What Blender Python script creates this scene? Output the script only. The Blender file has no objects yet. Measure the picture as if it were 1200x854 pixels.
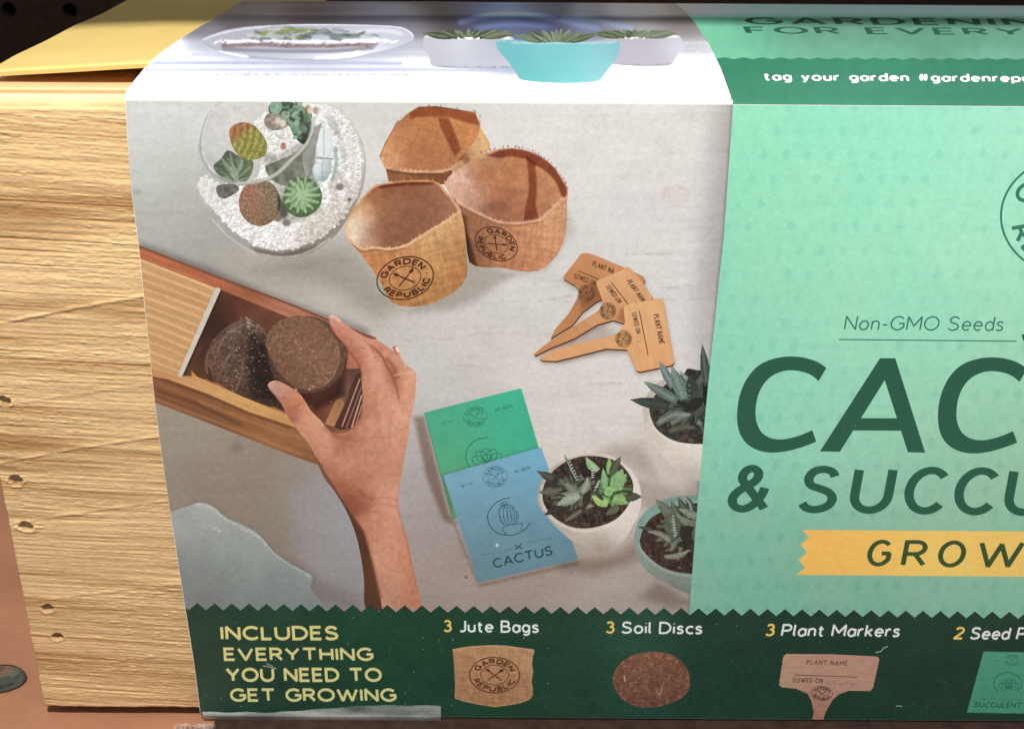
import bpy, math, random
import numpy as np
from mathutils import Vector, Matrix
from mathutils.geometry import delaunay_2d_cdt

# ------------------------------------------------------------------ camera, world, lamps, exposure
SC = bpy.context.scene
COL = SC.collection
D = 0.21                     # metres from lens to the top fold of the sleeve
F = 1500.0                   # focal length in photo pixels (photo 1200 x 854)
TH = math.atan(1500.0 / 3111.0)
SR = 0.0066
CAMZ = 0.1835
CP = np.array([0.0, 0.0, CAMZ])
_f = np.array([0, math.cos(TH), -math.sin(TH)])
_u0 = np.array([0, math.sin(TH), math.cos(TH)])
_r0 = np.array([1.0, 0, 0])
_r = math.sqrt(1 - SR * SR) * _r0 + SR * _u0
_u = -SR * _r0 + math.sqrt(1 - SR * SR) * _u0

cam_d = bpy.data.cameras.new('camera')
cam = bpy.data.objects.new('camera', cam_d)
COL.objects.link(cam)
cam.matrix_world = Matrix(((_r[0], _u[0], -_f[0], 0), (_r[1], _u[1], -_f[1], 0), (_r[2], _u[2], -_f[2], CAMZ), (0, 0, 0, 1)))
cam_d.sensor_width = 36.0
cam_d.lens = F / 1200.0 * 36.0
cam_d.clip_start = 0.005
cam_d.clip_end = 20
cam_d.dof.use_dof = True
cam_d.dof.focus_distance = 0.215
cam_d.dof.aperture_fstop = 56.0
SC.camera = cam

W = bpy.data.worlds.new('World'); SC.world = W; W.use_nodes = True
W.node_tree.nodes['Background'].inputs[0].default_value = (0.93, 0.91, 0.92, 1)
W.node_tree.nodes['Background'].inputs[1].default_value = 0.42
YF = math.cos(TH) * D + math.sin(TH) * (427 - 121) / F * D   # the plane of the sleeve's front face
ZFOLD = CAMZ - 0.2503 * D

def area(name, loc, target, size, power, color):
    l = bpy.data.lights.new(name, 'AREA'); l.shape = 'SQUARE'; l.size = size; l.energy = power; l.color = color
    o = bpy.data.objects.new(name, l); COL.objects.link(o); o.location = loc
    o.rotation_euler = (Vector(target) - Vector(loc)).to_track_quat('-Z', 'Y').to_euler()
    return o
area('aisle_lamp', (-0.06, YF - 0.17, ZFOLD + 0.31), (-0.01, YF, ZFOLD - 0.05), 0.024, 2.85, (1.0, 0.93, 0.84))

SC.view_settings.view_transform = 'Standard'
SC.view_settings.look = 'None'
SC.view_settings.exposure = 0.0
SC.view_settings.gamma = 1.0
SC.view_settings.use_curve_mapping = False

# ------------------------------------------------------------------ rays, surfaces
def rays(P):
    P = np.asarray(P, float)
    return _f[None] + ((P[:, 0] - 600) / F)[:, None] * _r[None] + ((427 - P[:, 1]) / F)[:, None] * _u[None]

def project(p):
    v = np.atleast_2d(p) - CP; z = v @ _f
    return np.stack([600 + F * (v @ _r) / z, 427 - F * (v @ _u) / z], 1)
def on_plane(P, axis, val):
    d = rays(P)
    t = (val - CP[axis]) / d[:, axis]
    return CP[None] + d * t[:, None]

def front(P, off=0.0):
    return on_plane(P, 1, YF - off)

# profile of the sleeve's top, from the fold backwards: (y behind the front face, z above the fold), in metres
TOPR = np.array([[0, 0], [0.0015, 0.0006], [0.009, 0.0021], [0.016, 0.00258], [0.0222, 0.0027], [0.035, 0.0024], [0.050, 0.0014], [0.068, 0.0003], [0.0855, -0.0009], [0.098, -0.0016], [0.1035, -0.002]])
def _dense(R, n=60):
    t = np.linspace(0, len(R) - 1, n); i = np.minimum(t.astype(int), len(R) - 2); fr = t - i
    out = []
    for k, q in zip(i, fr):
        p0, p1, p2, p3 = R[max(k - 1, 0)], R[k], R[k + 1], R[min(k + 2, len(R) - 1)]
        out.append(0.5 * ((2 * p1) + (-p0 + p2) * q + (2 * p0 - 5 * p1 + 4 * p2 - p3) * q * q + (-p0 + 3 * p1 - 3 * p2 + p3) * q ** 3))
    return np.array(out)
TOPD = TOPR.copy()
TOPD = _dense(TOPR)
TOPD[:, 0] += YF; TOPD[:, 1] += ZFOLD
def top(P, off=0.0):
    d = rays(P)
    best = np.full(len(d), 1e9)
    n = len(TOPD)
    for i in range(n - 1):
        a, b = TOPD[i], TOPD[i + 1]
        e = b - a; nn = np.array([-e[1], e[0]]) / np.hypot(*e)
        a = a + nn * off; b = b + nn * off; e = b - a
        # C + t d = a + s e   in (y, z)
        den = d[:, 1] * (-e[1]) + d[:, 2] * e[0]
        ry, rz = a[0] - CP[1], a[1] - CP[2]
        t = (ry * (-e[1]) + rz * e[0]) / den
        s = (d[:, 1] * rz - d[:, 2] * ry) / den
        lo = -1e-3 if i else -9; hi = 1 + 1e-3 if i < n - 2 else 9
        ok = (s >= lo) & (s <= hi) & (t > 0) & (t < best)
        best[ok] = t[ok]
    return CP[None] + d * best[:, None]

# ------------------------------------------------------------------ noise
def _h(ix, iy, s):
    n = (ix.astype(np.int64) * 374761393 + iy.astype(np.int64) * 668265263 + s * 1442695041) & 0x7fffffff
    n = ((n ^ (n >> 13)) * 1274126177) & 0x7fffffff
    n = ((n ^ (n >> 15)) * 2246822519) & 0x7fffffff
    return (n ^ (n >> 16)) / 2147483647.0
def vn(x, y, s=0):
    ix = np.floor(x); iy = np.floor(y); fx = x - ix; fy = y - iy
    fx = fx * fx * (3 - 2 * fx); fy = fy * fy * (3 - 2 * fy)
    a = _h(ix, iy, s); b = _h(ix + 1, iy, s); c = _h(ix, iy + 1, s); d = _h(ix + 1, iy + 1, s)
    return a + (b - a) * fx + (c - a) * fy + (a - b - c + d) * fx * fy
def fbm(x, y, o=3, s=0):
    r = 0; a = 0.5; t = 0
    for k in range(o):
        r = r + a * vn(x * 2 ** k, y * 2 ** k, s + k * 17); t += a; a *= 0.5
    return r / t
def voro(x, y, s=0):
    ix = np.floor(x); iy = np.floor(y)
    d1 = np.full(x.shape, 9.0); d2 = d1.copy(); cid = np.zeros_like(x)
    for dx in (-1, 0, 1):
        for dy in (-1, 0, 1):
            cx = ix + dx; cy = iy + dy
            px_ = cx + _h(cx, cy, s); py_ = cy + _h(cx, cy, s + 5)
            d = np.hypot(px_ - x, py_ - y)
            m = d < d1
            d2 = np.where(m, d1, np.minimum(d2, d)); cid = np.where(m, _h(cx, cy, s + 9), cid); d1 = np.where(m, d, d1)
    return d1, d2, cid
def sstep(a, b, x):
    t = np.clip((x - a) / (b - a), 0, 1); return t * t * (3 - 2 * t)
def lin(c):
    c = np.clip(np.asarray(c, float) / 255.0, 0, 1)
    return np.where(c <= 0.04045, c / 12.92, ((c + 0.055) / 1.055) ** 2.4)

# ------------------------------------------------------------------ object helpers
def link(o, parent=None):
    COL.objects.link(o)
    if parent is not None: o.parent = parent
    return o
def tag(o, label=None, cat=None, group=None, kind=None):
    if label: o['label'] = label
    if cat: o['category'] = cat
    if group: o['group'] = group
    if kind: o['kind'] = kind
    return o
def empty(name, loc=(0, 0, 0)):
    o = bpy.data.objects.new(name, None); COL.objects.link(o); o.location = loc; o.empty_display_size = 0.01
    return o
def set_parent(o, p):
    o.parent = p
    o.matrix_parent_inverse = Matrix.Translation(-Vector(p.location)) if p.type == 'EMPTY' else Matrix.Identity(4)
def fast_mesh(name, V, Fc, mat, parent=None, col=None, smooth=False, corner=True):
    """V (n,3), Fc (m,k) index array; col linear rgb per corner (or per vertex)"""
    V = np.asarray(V, np.float32); Fc = np.asarray(Fc, np.int32)
    me = bpy.data.meshes.new(name); k = Fc.shape[1]
    me.vertices.add(len(V)); me.vertices.foreach_set('co', V.ravel())
    me.loops.add(Fc.size); me.loops.foreach_set('vertex_index', Fc.ravel())
    me.polygons.add(len(Fc)); me.polygons.foreach_set('loop_start', np.arange(0, Fc.size, k, dtype=np.int32))
    me.update(calc_edges=True)
    me.polygons.foreach_set('use_smooth', np.full(len(Fc), bool(smooth)))
    if col is not None:
        at = me.color_attributes.new('Col', 'FLOAT_COLOR', 'CORNER' if corner else 'POINT')
        c4 = np.ones((len(col), 4), np.float32); c4[:, :3] = col
        at.data.foreach_set('color', c4.ravel())
    me.materials.append(mat)
    o = bpy.data.objects.new(name, me); COL.objects.link(o)
    if parent is not None: set_parent(o, parent)
    return o
def boxmesh(name, x0, x1, y0, y1, z0, z1, mat, parent=None, bev=0.0006):
    import bmesh
    bm = bmesh.new(); bmesh.ops.create_cube(bm, size=1)
    for v in bm.verts:
        v.co = Vector(((x0 + x1) / 2 + v.co.x * (x1 - x0), (y0 + y1) / 2 + v.co.y * (y1 - y0), (z0 + z1) / 2 + v.co.z * (z1 - z0)))
    if bev: bmesh.ops.bevel(bm, geom=bm.edges[:], offset=bev, segments=2, affect='EDGES', profile=0.6)
    me = bpy.data.meshes.new(name); bm.to_mesh(me); bm.free(); me.materials.append(mat)
    o = bpy.data.objects.new(name, me); COL.objects.link(o)
    if parent is not None: set_parent(o, parent)
    return o

# ------------------------------------------------------------------ materials
def newmat(name):
    m = bpy.data.materials.new(name); m.use_nodes = True
    nt = m.node_tree; b = nt.nodes['Principled BSDF']
    return m, nt, b
def N(nt, t, **kw):
    n = nt.nodes.new(t)
    for k, v in kw.items():
        if k.startswith('i_'): n.inputs[k[2:].replace('_', ' ')].default_value = v
        else: setattr(n, k, v)
    return n
def mat_print(name, rough=0.5, grain=0.10, spec=0.3, scale=5200.0):
    """coated print on card: the printed colour, a fine ink grain and faint paper relief"""
    m, nt, b = newmat(name)
    a = N(nt, 'ShaderNodeVertexColor'); a.layer_name = 'Col'
    tc = N(nt, 'ShaderNodeTexCoord')
    n1 = N(nt, 'ShaderNodeTexNoise'); n1.inputs['Scale'].default_value = scale; n1.inputs['Detail'].default_value = 2
    n2 = N(nt, 'ShaderNodeTexNoise'); n2.inputs['Scale'].default_value = 900; n2.inputs['Detail'].default_value = 3
    nt.links.new(tc.outputs['Object'], n1.inputs['Vector']); nt.links.new(tc.outputs['Object'], n2.inputs['Vector'])
    ad = N(nt, 'ShaderNodeMath', operation='ADD'); nt.links.new(n1.outputs['Fac'], ad.inputs[0]); nt.links.new(n2.outputs['Fac'], ad.inputs[1])
    mr = N(nt, 'ShaderNodeMapRange'); nt.links.new(ad.outputs[0], mr.inputs['Value'])
    mr.inputs['From Min'].default_value = 0.6; mr.inputs['From Max'].default_value = 1.4
    mr.inputs['To Min'].default_value = 1 - grain; mr.inputs['To Max'].default_value = 1 + grain
    mx = N(nt, 'ShaderNodeVectorMath', operation='SCALE'); nt.links.new(a.outputs['Color'], mx.inputs[0]); nt.links.new(mr.outputs[0], mx.inputs['Scale'])
    nt.links.new(mx.outputs[0], b.inputs['Base Color'])
    b.inputs['Roughness'].default_value = rough; b.inputs['Specular IOR Level'].default_value = spec
    bp = N(nt, 'ShaderNodeBump'); bp.inputs['Strength'].default_value = 0.12; bp.inputs['Distance'].default_value = 0.0002
    nt.links.new(n2.outputs['Fac'], bp.inputs['Height']); nt.links.new(bp.outputs[0], b.inputs['Normal'])
    return m
def mat_plain(name, col, rough=0.6, spec=0.3, nscale=300, namp=0.15, bump=0.1, stretch=(1, 1, 1)):
    m, nt, b = newmat(name)
    tc = N(nt, 'ShaderNodeTexCoord'); mp = N(nt, 'ShaderNodeMapping'); mp.inputs['Scale'].default_value = stretch
    nt.links.new(tc.outputs['Object'], mp.inputs['Vector'])
    n1 = N(nt, 'ShaderNodeTexNoise'); n1.inputs['Scale'].default_value = nscale; n1.inputs['Detail'].default_value = 5
    nt.links.new(mp.outputs[0], n1.inputs['Vector'])
    cr = N(nt, 'ShaderNodeValToRGB'); c = np.array(col)
    cr.color_ramp.elements[0].position = 0.3; cr.color_ramp.elements[1].position = 0.7
    cr.color_ramp.elements[0].color = (*(c * (1 - namp)), 1); cr.color_ramp.elements[1].color = (*np.clip(c * (1 + namp), 0, 1), 1)
    nt.links.new(n1.outputs['Fac'], cr.inputs['Fac']); nt.links.new(cr.outputs[0], b.inputs['Base Color'])
    b.inputs['Roughness'].default_value = rough; b.inputs['Specular IOR Level'].default_value = spec
    bp = N(nt, 'ShaderNodeBump'); bp.inputs['Strength'].default_value = bump; bp.inputs['Distance'].default_value = 0.0005
    nt.links.new(n1.outputs['Fac'], bp.inputs['Height']); nt.links.new(bp.outputs[0], b.inputs['Normal'])
    return m
def mat_clear(name, milky=0.15, rough=0.08, scale=250.0, bump=0.5, stretch=(1, 1, 1)):
    m, nt, b = newmat(name)
    tr = N(nt, 'ShaderNodeBsdfTransparent'); tr.inputs[0].default_value = (0.97, 0.98, 0.98, 1)
    b.inputs['Base Color'].default_value = (0.85, 0.87, 0.88, 1); b.inputs['Roughness'].default_value = rough
    tc = N(nt, 'ShaderNodeTexCoord'); mp = N(nt, 'ShaderNodeMapping'); mp.inputs['Scale'].default_value = stretch
    nt.links.new(tc.outputs['Object'], mp.inputs['Vector'])
    n1 = N(nt, 'ShaderNodeTexNoise'); n1.inputs['Scale'].default_value = scale; n1.inputs['Detail'].default_value = 4
    nt.links.new(mp.outputs[0], n1.inputs['Vector'])
    bp = N(nt, 'ShaderNodeBump'); bp.inputs['Strength'].default_value = bump; bp.inputs['Distance'].default_value = 0.0006
    nt.links.new(n1.outputs['Fac'], bp.inputs['Height']); nt.links.new(bp.outputs[0], b.inputs['Normal'])
    mr = N(nt, 'ShaderNodeMapRange'); nt.links.new(n1.outputs['Fac'], mr.inputs['Value'])
    mr.inputs['From Min'].default_value = 0.42; mr.inputs['From Max'].default_value = 0.62
    mr.inputs['To Min'].default_value = milky * 0.2; mr.inputs['To Max'].default_value = milky * 1.9
    fr = N(nt, 'ShaderNodeFresnel'); fr.inputs[0].default_value = 1.45
    ad = N(nt, 'ShaderNodeMath', operation='ADD', use_clamp=True); nt.links.new(mr.outputs[0], ad.inputs[0]); nt.links.new(fr.outputs[0], ad.inputs[1])
    mx = N(nt, 'ShaderNodeMixShader'); nt.links.new(ad.outputs[0], mx.inputs[0]); nt.links.new(tr.outputs[0], mx.inputs[1]); nt.links.new(b.outputs[0], mx.inputs[2])
    nt.links.new(mx.outputs[0], nt.nodes['Material Output'].inputs['Surface'])
    return m

# ------------------------------------------------------------------ the shelf, the pegboard, the shelf above
BOTZ = on_plane([[140, 834]], 1, YF)[0][2]          # lower edge of the wooden front
SHZ = BOTZ - 0.0020
SLBOT = front([[600, 842]])[0][2]
m_shelf = mat_plain('brown_shelf_board', (0.31, 0.150, 0.088), 0.5, 0.35, 60, 0.10, 0.05)
shelf = boxmesh('shelf', -0.6, 0.6, YF - 0.045, YF + 0.36, SHZ - 0.02, SHZ, m_shelf, bev=0.0015)
tag(shelf, kind='structure')

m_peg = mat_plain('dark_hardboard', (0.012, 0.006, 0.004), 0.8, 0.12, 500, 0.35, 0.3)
def pegboard():
    y0 = YF + 0.335
    zc = on_plane([[10, 12]], 1, y0)[0]; pitch = 0.0254; r = 0.0031
    x0, x1, z0, z1 = -0.30, 0.42, SHZ, SHZ + 0.36
    V = [(x0, z0), (x1, z0), (x1, z1), (x0, z1)]; faces = [[0, 1, 2, 3]]; holes = []
    gx = [zc[0] + pitch * k for k in range(-5, 26)]; gz = [zc[2] + pitch * k for k in range(-7, 9)]
    n = 20
    for gx_ in gx:
        for gz_ in gz:
            if not (x0 + .01 < gx_ < x1 - .01 and z0 + .01 < gz_ < z1 - .01): continue
            b = len(V)
            V += [(gx_ + r * math.cos(2 * math.pi * k / n), gz_ + r * math.sin(2 * math.pi * k / n)) for k in range(n)]
            faces.append(list(range(b, b + n))); holes.append((b, n))
    o = delaunay_2d_cdt([Vector(v) for v in V], [], faces, 0, 1e-7, True)
    vs = [tuple(v) for v in o[0]]
    keep = [f for f, s in zip(o[2], o[5]) if list(s) == [0]]
    v3 = [(x, y0, z) for x, z in vs]; fc = [tuple(f) for f in keep]
    nb = len(v3)
    for b, n_ in holes:
        ring = V[b:b + n_]; s = len(v3)
        v3 += [(x, y0, z) for x, z in ring] + [(x, y0 + 0.005, z) for x, z in ring]
        for k in range(n_):
            k2 = (k + 1) % n_
            fc.append((s + k, s + k2, s + n_ + k2)); fc.append((s + k, s + n_ + k2, s + n_ + k))
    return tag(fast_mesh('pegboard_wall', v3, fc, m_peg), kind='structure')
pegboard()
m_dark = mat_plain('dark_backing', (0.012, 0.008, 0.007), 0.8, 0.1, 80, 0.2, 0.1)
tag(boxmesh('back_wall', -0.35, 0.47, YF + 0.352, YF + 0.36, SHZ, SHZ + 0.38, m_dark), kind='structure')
# unseen shelf above, cut to a strip to shape its shadow on the sleeve
m_up = mat_plain('dark_shelf_paint', (0.05, 0.035, 0.03), 0.6, 0.3, 60, 0.1, 0.05)
tag(boxmesh('unseen_shelf_strip', -0.5, 0.5, YF - 0.002, YF + 0.038, ZFOLD + 0.09, ZFOLD + 0.105, m_up, bev=0.001), kind='structure')

# ------------------------------------------------------------------ the wooden box
XR = front([[1560, 400]])[0][0]          # right ends, beyond the frame
SR_X = front([[1500, 400]])[0][0]
YW = YF + 0.0009                          # wooden front, behind the card
eL = on_plane([[52, 834], [0, 628]], 1, YW)
XL = eL[0][0]
WTOP = on_plane([[80, 126]], 1, YW)[0][2]
box = empty('wooden_box', (XL, YW, SHZ))
tag(box, 'pale rough sawn wooden box inside the printed card sleeve, grain showing at its left', 'wooden box')

def mat_wood(name, rough=0.62):
    m, nt, b = newmat(name)
    a = N(nt, 'ShaderNodeVertexColor'); a.layer_name = 'Col'
    tc = N(nt, 'ShaderNodeTexCoord'); mp = N(nt, 'ShaderNodeMapping'); mp.inputs['Scale'].default_value = (0.12, 1, 1); mp.inputs['Rotation'].default_value = (0, 0.05, 0)
    nt.links.new(tc.outputs['Object'], mp.inputs['Vector'])
    n1 = N(nt, 'ShaderNodeTexNoise'); n1.inputs['Scale'].default_value = 2600; n1.inputs['Detail'].default_value = 3
    nt.links.new(mp.outputs[0], n1.inputs['Vector'])
    mr = N(nt, 'ShaderNodeMapRange'); nt.links.new(n1.outputs['Fac'], mr.inputs['Value'])
    mr.inputs['From Min'].default_value = 0.3; mr.inputs['From Max'].default_value = 0.7; mr.inputs['To Min'].default_value = 0.86; mr.inputs['To Max'].default_value = 1.1
    mx = N(nt, 'ShaderNodeVectorMath', operation='SCALE'); nt.links.new(a.outputs['Color'], mx.inputs[0]); nt.links.new(mr.outputs[0], mx.inputs['Scale'])
    nt.links.new(mx.outputs[0], b.inputs['Base Color'])
    b.inputs['Roughness'].default_value = rough; b.inputs['Specular IOR Level'].default_value = 0.25
    bp = N(nt, 'ShaderNodeBump'); bp.inputs['Strength'].default_value = 0.35; bp.inputs['Distance'].default_value = 0.0001
    nt.links.new(n1.outputs['Fac'], bp.inputs['Height']); nt.links.new(bp.outputs[0], b.inputs['Normal'])
    return m
m_wood = mat_wood('rough_pine')

def wood_height(x, z):
    """x to the right from the box's left end, z down from its top, both in millimetres; returns relief in mm and grain tone"""
    w = (fbm(x * 0.012, z * 0.03, 2, 3) - .5) * 2.0
    zz = z - 0.062 * x + w
    patch = sstep(0.35, 0.65, fbm(x * 0.035, z * 0.11, 3, 41))
    a1 = vn(x * 0.030, zz * 1.25, 11); a2 = vn(x * 0.06, zz * 2.2, 23); a3 = vn(x * 0.16, zz * 3.0, 31)
    gro = sstep(0.80, 0.97, vn(x * 0.018, zz * 1.5 + 9, 51))
    h = 0.05 * a1 + 0.09 * a2 + 0.085 * a3 + 0.05 * vn(x * 1.4, z * 3.2, 7) + patch * 0.07 * vn(x * 0.6, zz * 2.9, 57) - 0.11 * gro
    h += 0.10 * sstep(0.74, 0.9, vn(x * 0.5, zz * 2.2, 91)) * patch
    # saw marks rising to the right
    for zc, sl, cv, am in ((35, 0.19, 0.0012, 0.22), (63, 0.17, 0.0014, 0.20), (77, 0.16, 0.001, 0.14), (52, 0.15, 0.001, 0.09), (96, 0.14, 0.001, 0.08)):
        zl = zc - sl * (x - 25) + cv * (x - 25) ** 2
        d = z - zl
        h += am * np.exp(-(d / 0.35) ** 2) * (0.35 + 0.9 * vn(x * 0.6, z * 0 + zc, 5)) + 0.0
    long = fbm(x * 0.014, zz * 0.30, 2, 77)
    for zc, sl, cv in ((35, 0.19, 0.0012), (63, 0.17, 0.0014)):
        d = z - (zc - sl * (x - 25) + cv * (x - 25) ** 2)
        long = long - 0.22 * sstep(0, .8, d) * (1 - sstep(2.5, 7, d)) * sstep(18, 30, x)
    tone = 0.10 + 0.50 * long + 0.20 * a1 + 0.20 * a2 - 0.25 * gro + 0.08 * a3
    return h * 1.0, (tone - .5) * 1.6 + .49

def front_board():
    wid = (XR - XL) * 1000; hei = (WTOP - BOTZ) * 1000
    sx = (front([[240, 500]])[0][0] - XL) * 1000 + 3
    xl2 = (on_plane([[-40, 300]], 1, YW)[0][0] - XL) * 1000
    xs = np.concatenate([np.arange(0, sx, 0.17), np.linspace(sx, wid, 60)])
    zs = np.concatenate([np.arange(0, hei, 0.165), [hei]])
    X, Z = np.meshgrid(xs, zs)
    h, tone = wood_height(X, Z)
    # nail and worm holes seen in the photograph
    pits = [((5, 470), 1.1), ((18, 563), 1.25), ((30, 617), 1.25), ((55, 713), 1.05), ((67, 746), 1.0)]
    pit = np.zeros_like(X)
    for (p, r) in pits:
        q = on_plane([p], 1, YW)[0]; cx = (q[0] - XL) * 1000; cz = (WTOP - q[2]) * 1000
        a = np.arctan2(Z - cz, X - cx)
        d = np.hypot((X - cx) * 0.82, Z - cz) / (r * (1 + 0.35 * (vn(a * 2 + 9, a * 0 + cz, 3) - 0.5)))
        k = 1 - sstep(0.62, 1.0, d)
        h = h * (1 - k) - 0.75 * k + 0.14 * np.exp(-((d - 1.15) / 0.2) ** 2) * (Z > cz)
        pit = np.maximum(pit, k)
    # worn edges
    eb = hei - Z
    h -= 0.9 * (1 - sstep(0, 0.9, eb)) ** 2 + 0.6 * (1 - sstep(0, 0.5, X)) ** 2 + 0.5 * (1 - sstep(0, 0.5, Z)) ** 2
    jag = (vn(X * 0.9, X * 0 + 3, 8) - 0.5) * 0.3 * (1 - sstep(0, 1.5, eb))
    jl = (vn(Z * 0.35, Z * 0 + 7, 9) - 0.5) * 0.16 * (1 - sstep(0, 1.5, X))
    V = np.stack([XL + (X + jl) / 1000, YW - h / 1000 + 0.0003, WTOP - (Z - jag) / 1000], -1).reshape(-1, 3)
    ny, nx = X.shape
    i = np.arange(ny * nx).reshape(ny, nx)
    Fq = np.stack([i[:-1, :-1], i[1:, :-1], i[1:, 1:], i[:-1, 1:]], -1).reshape(-1, 4)
    c0 = np.array([0.67, 0.475, 0.25]); c1 = np.array([0.36, 0.20, 0.08])
    t = np.clip((tone - 0.25) / 0.55, 0, 1)
    rd = 0.30 * sstep(0.55, 0.8, fbm(X * 0.02 + 4, Z * 0.16, 2, 91))
    mixf = np.clip(0.95 * (1 - t) ** 1.2 + rd, 0, 1)[..., None]
    C = c0 * (1 - mixf) + c1 * mixf
    C = C * (1 - 0.45 * pit[..., None]) * (0.93 + 0.14 * vn(X * 1.5, Z * 6, 2))[..., None]
    C = C.reshape(-1, 3)
    # back and sides
    T = 0.009
    nb = len(V)
    loop = np.concatenate([i[0, :], i[1:, -1], i[-1, -2::-1], i[-2:0:-1, 0]])
    B = V[loop].copy(); B[:, 1] = YW + T
    V2 = np.concatenate([V, B]); L = len(loop); k = np.arange(L); k2 = (k + 1) % L
    Fs = np.stack([loop[k], loop[k2], nb + k2, nb + k], -1)
    C2 = np.concatenate([C, np.tile(np.array([0.90, 0.73, 0.44]), (L, 1))])
    Fa = np.concatenate([Fq, Fs])
    o = fast_mesh('front_board', V2, Fa, m_wood, box, C2, corner=False)
    return o
front_board()
def plank(name, x0, x1, y0, y1, z0, z1, tone=(0.72, 0.47, 0.26), parent=box, along='x'):
    """a sawn strip with its own grain relief on top"""
    nx, ny = 90, 30
    xs = np.linspace(x0, x1, nx); ys = np.linspace(y0, y1, ny)
    X, Y = np.meshgrid(xs, ys)
    gx, gy = (X, Y) if along == 'x' else (Y, X)
    g = vn(gx * 12 + z0 * 900, gy * 1300 + y0 * 3000, 5); g2 = vn(gx * 30, gy * 3000, 15)
    e = np.minimum(np.minimum(Y - y0, y1 - Y) / 0.0005, 1)
    Zt = z1 - 0.00009 * g - 0.00005 * g2 - 0.0003 * (1 - np.clip(e, 0, 1)) ** 2
    V = np.stack([X, Y, Zt], -1).reshape(-1, 3); i = np.arange(nx * ny).reshape(ny, nx)
    Fq = np.stack([i[:-1, :-1], i[:-1, 1:], i[1:, 1:], i[1:, :-1]], -1).reshape(-1, 4)
    loop = np.concatenate([i[0, :], i[1:, -1], i[-1, -2::-1], i[-2:0:-1, 0]]); nb = len(V)
    B = V[loop].copy(); B[:, 2] = z0; L = len(loop); k = np.arange(L); k2 = (k + 1) % L
    Fs = np.stack([loop[k], nb + k, nb + k2, loop[k2]], -1)
    t = np.array(tone); C = t * (0.72 + 0.5 * g[..., None] * 0.8 + 0.16 * g2[..., None]); C = C.reshape(-1, 3)
    return fast_mesh(name, np.concatenate([V, B]), np.concatenate([Fq, Fs]), m_wood, parent, np.concatenate([C, np.tile(t, (L, 1))]), corner=False)
DEP = 0.100
plank('top_slat', XL, XR, YW + 0.0094, YW + 0.0136, WTOP - 0.006, WTOP - 0.0008, (0.72, 0.37, 0.18))
plank('top_slat', XL, XR, YW + 0.0143, YW + 0.0190, WTOP - 0.006, WTOP - 0.0002, (0.76, 0.42, 0.22))
plank('lid_board', XL, XR, YW + 0.0196, YW + 0.055, WTOP - 0.006, WTOP - 0.0011, (0.80, 0.50, 0.27))
boxmesh('back_board', XL, XR, YW + DEP - 0.009, YW + DEP, BOTZ, WTOP - 0.016, mat_plain('pine_plain', (0.62, 0.42, 0.23), 0.6, 0.25, 300, 0.2, 0.3, (0.1, 1, 1)), box)
mp_ = bpy.data.materials['pine_plain']
boxmesh('end_board', XL + 0.0006, XL + 0.008, YW + 0.0095, YW + DEP - 0.0095, BOTZ, WTOP - 0.0165, mp_, box)
boxmesh('end_board', XR - 0.008, XR - 0.0006, YW + 0.0095, YW + DEP - 0.0095, BOTZ, WTOP - 0.0165, mp_, box)
boxmesh('bottom_board', XL + 0.006, XR - 0.006, YW + 0.007, YW + DEP - 0.006, SHZ, BOTZ - 0.0001, mp_, box)

# ------------------------------------------------------------------ the yellow card lying on the box, under the sleeve
def yellow_card():
    xa = on_plane([[-14, 80]], 1, YF + 0.0215)[0][0]
    xs = np.linspace(xa, -0.046, 50); ys = np.concatenate([[YF + 0.0215, YF + 0.0219, YF + 0.0224], np.linspace(YF + 0.024, YF + 0.118, 40)])
    X, Y = np.meshgrid(xs, ys)
    d = Y - YF
    q = np.clip((X - xa) / 0.04, 0, 1)
    Zt = ZFOLD + np.interp(d, [0.02, 0.035, 0.052, 0.07, 0.09, 0.12], [0.0013, 0.0011, 0.0003, -0.0002, -0.0014, -0.0022]) - 0.0016 * (1 - q) ** 2 * (d < 1) + 0.0001 * np.sin(X * 180)
    Zt += 0.0007 * q * np.exp(-((d - 0.03) / 0.02) ** 2)
    Zt = np.minimum(Zt, ZFOLD + np.interp(d, TOPR[:, 0], TOPR[:, 1]) - 0.0009)
    Zt[0] -= 0.00045; Zt[1] -= 0.00012
    T = 0.00075
    V = np.stack([X, Y, Zt], -1).reshape(-1, 3); B = V.copy(); B[:, 2] -= T
    ny, nx = X.shape; i = np.arange(nx * ny).reshape(ny, nx); n = nx * ny
    Fq = np.stack([i[:-1, :-1], i[:-1, 1:], i[1:, 1:], i[1:, :-1]], -1).reshape(-1, 4)
    Fb = Fq[:, ::-1] + n
    loop = np.concatenate([i[0, :], i[1:, -1], i[-1, -2::-1], i[-2:0:-1, 0]]); k2 = np.roll(loop, -1)
    Fs = np.stack([loop, loop + n, k2 + n, k2], -1)
    m = mat_plain('yellow_card_stock', (0.60, 0.46, 0.165), 0.5, 0.35, 90, 0.05, 0.06)
    o = fast_mesh('card_sheet', np.concatenate([V, B]), np.concatenate([Fq, Fb, Fs]), m, smooth=False)
    tag(o, 'curling yellow card sheet lying on the wooden box and tucked under the printed sleeve', 'card')
yellow_card()

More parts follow.
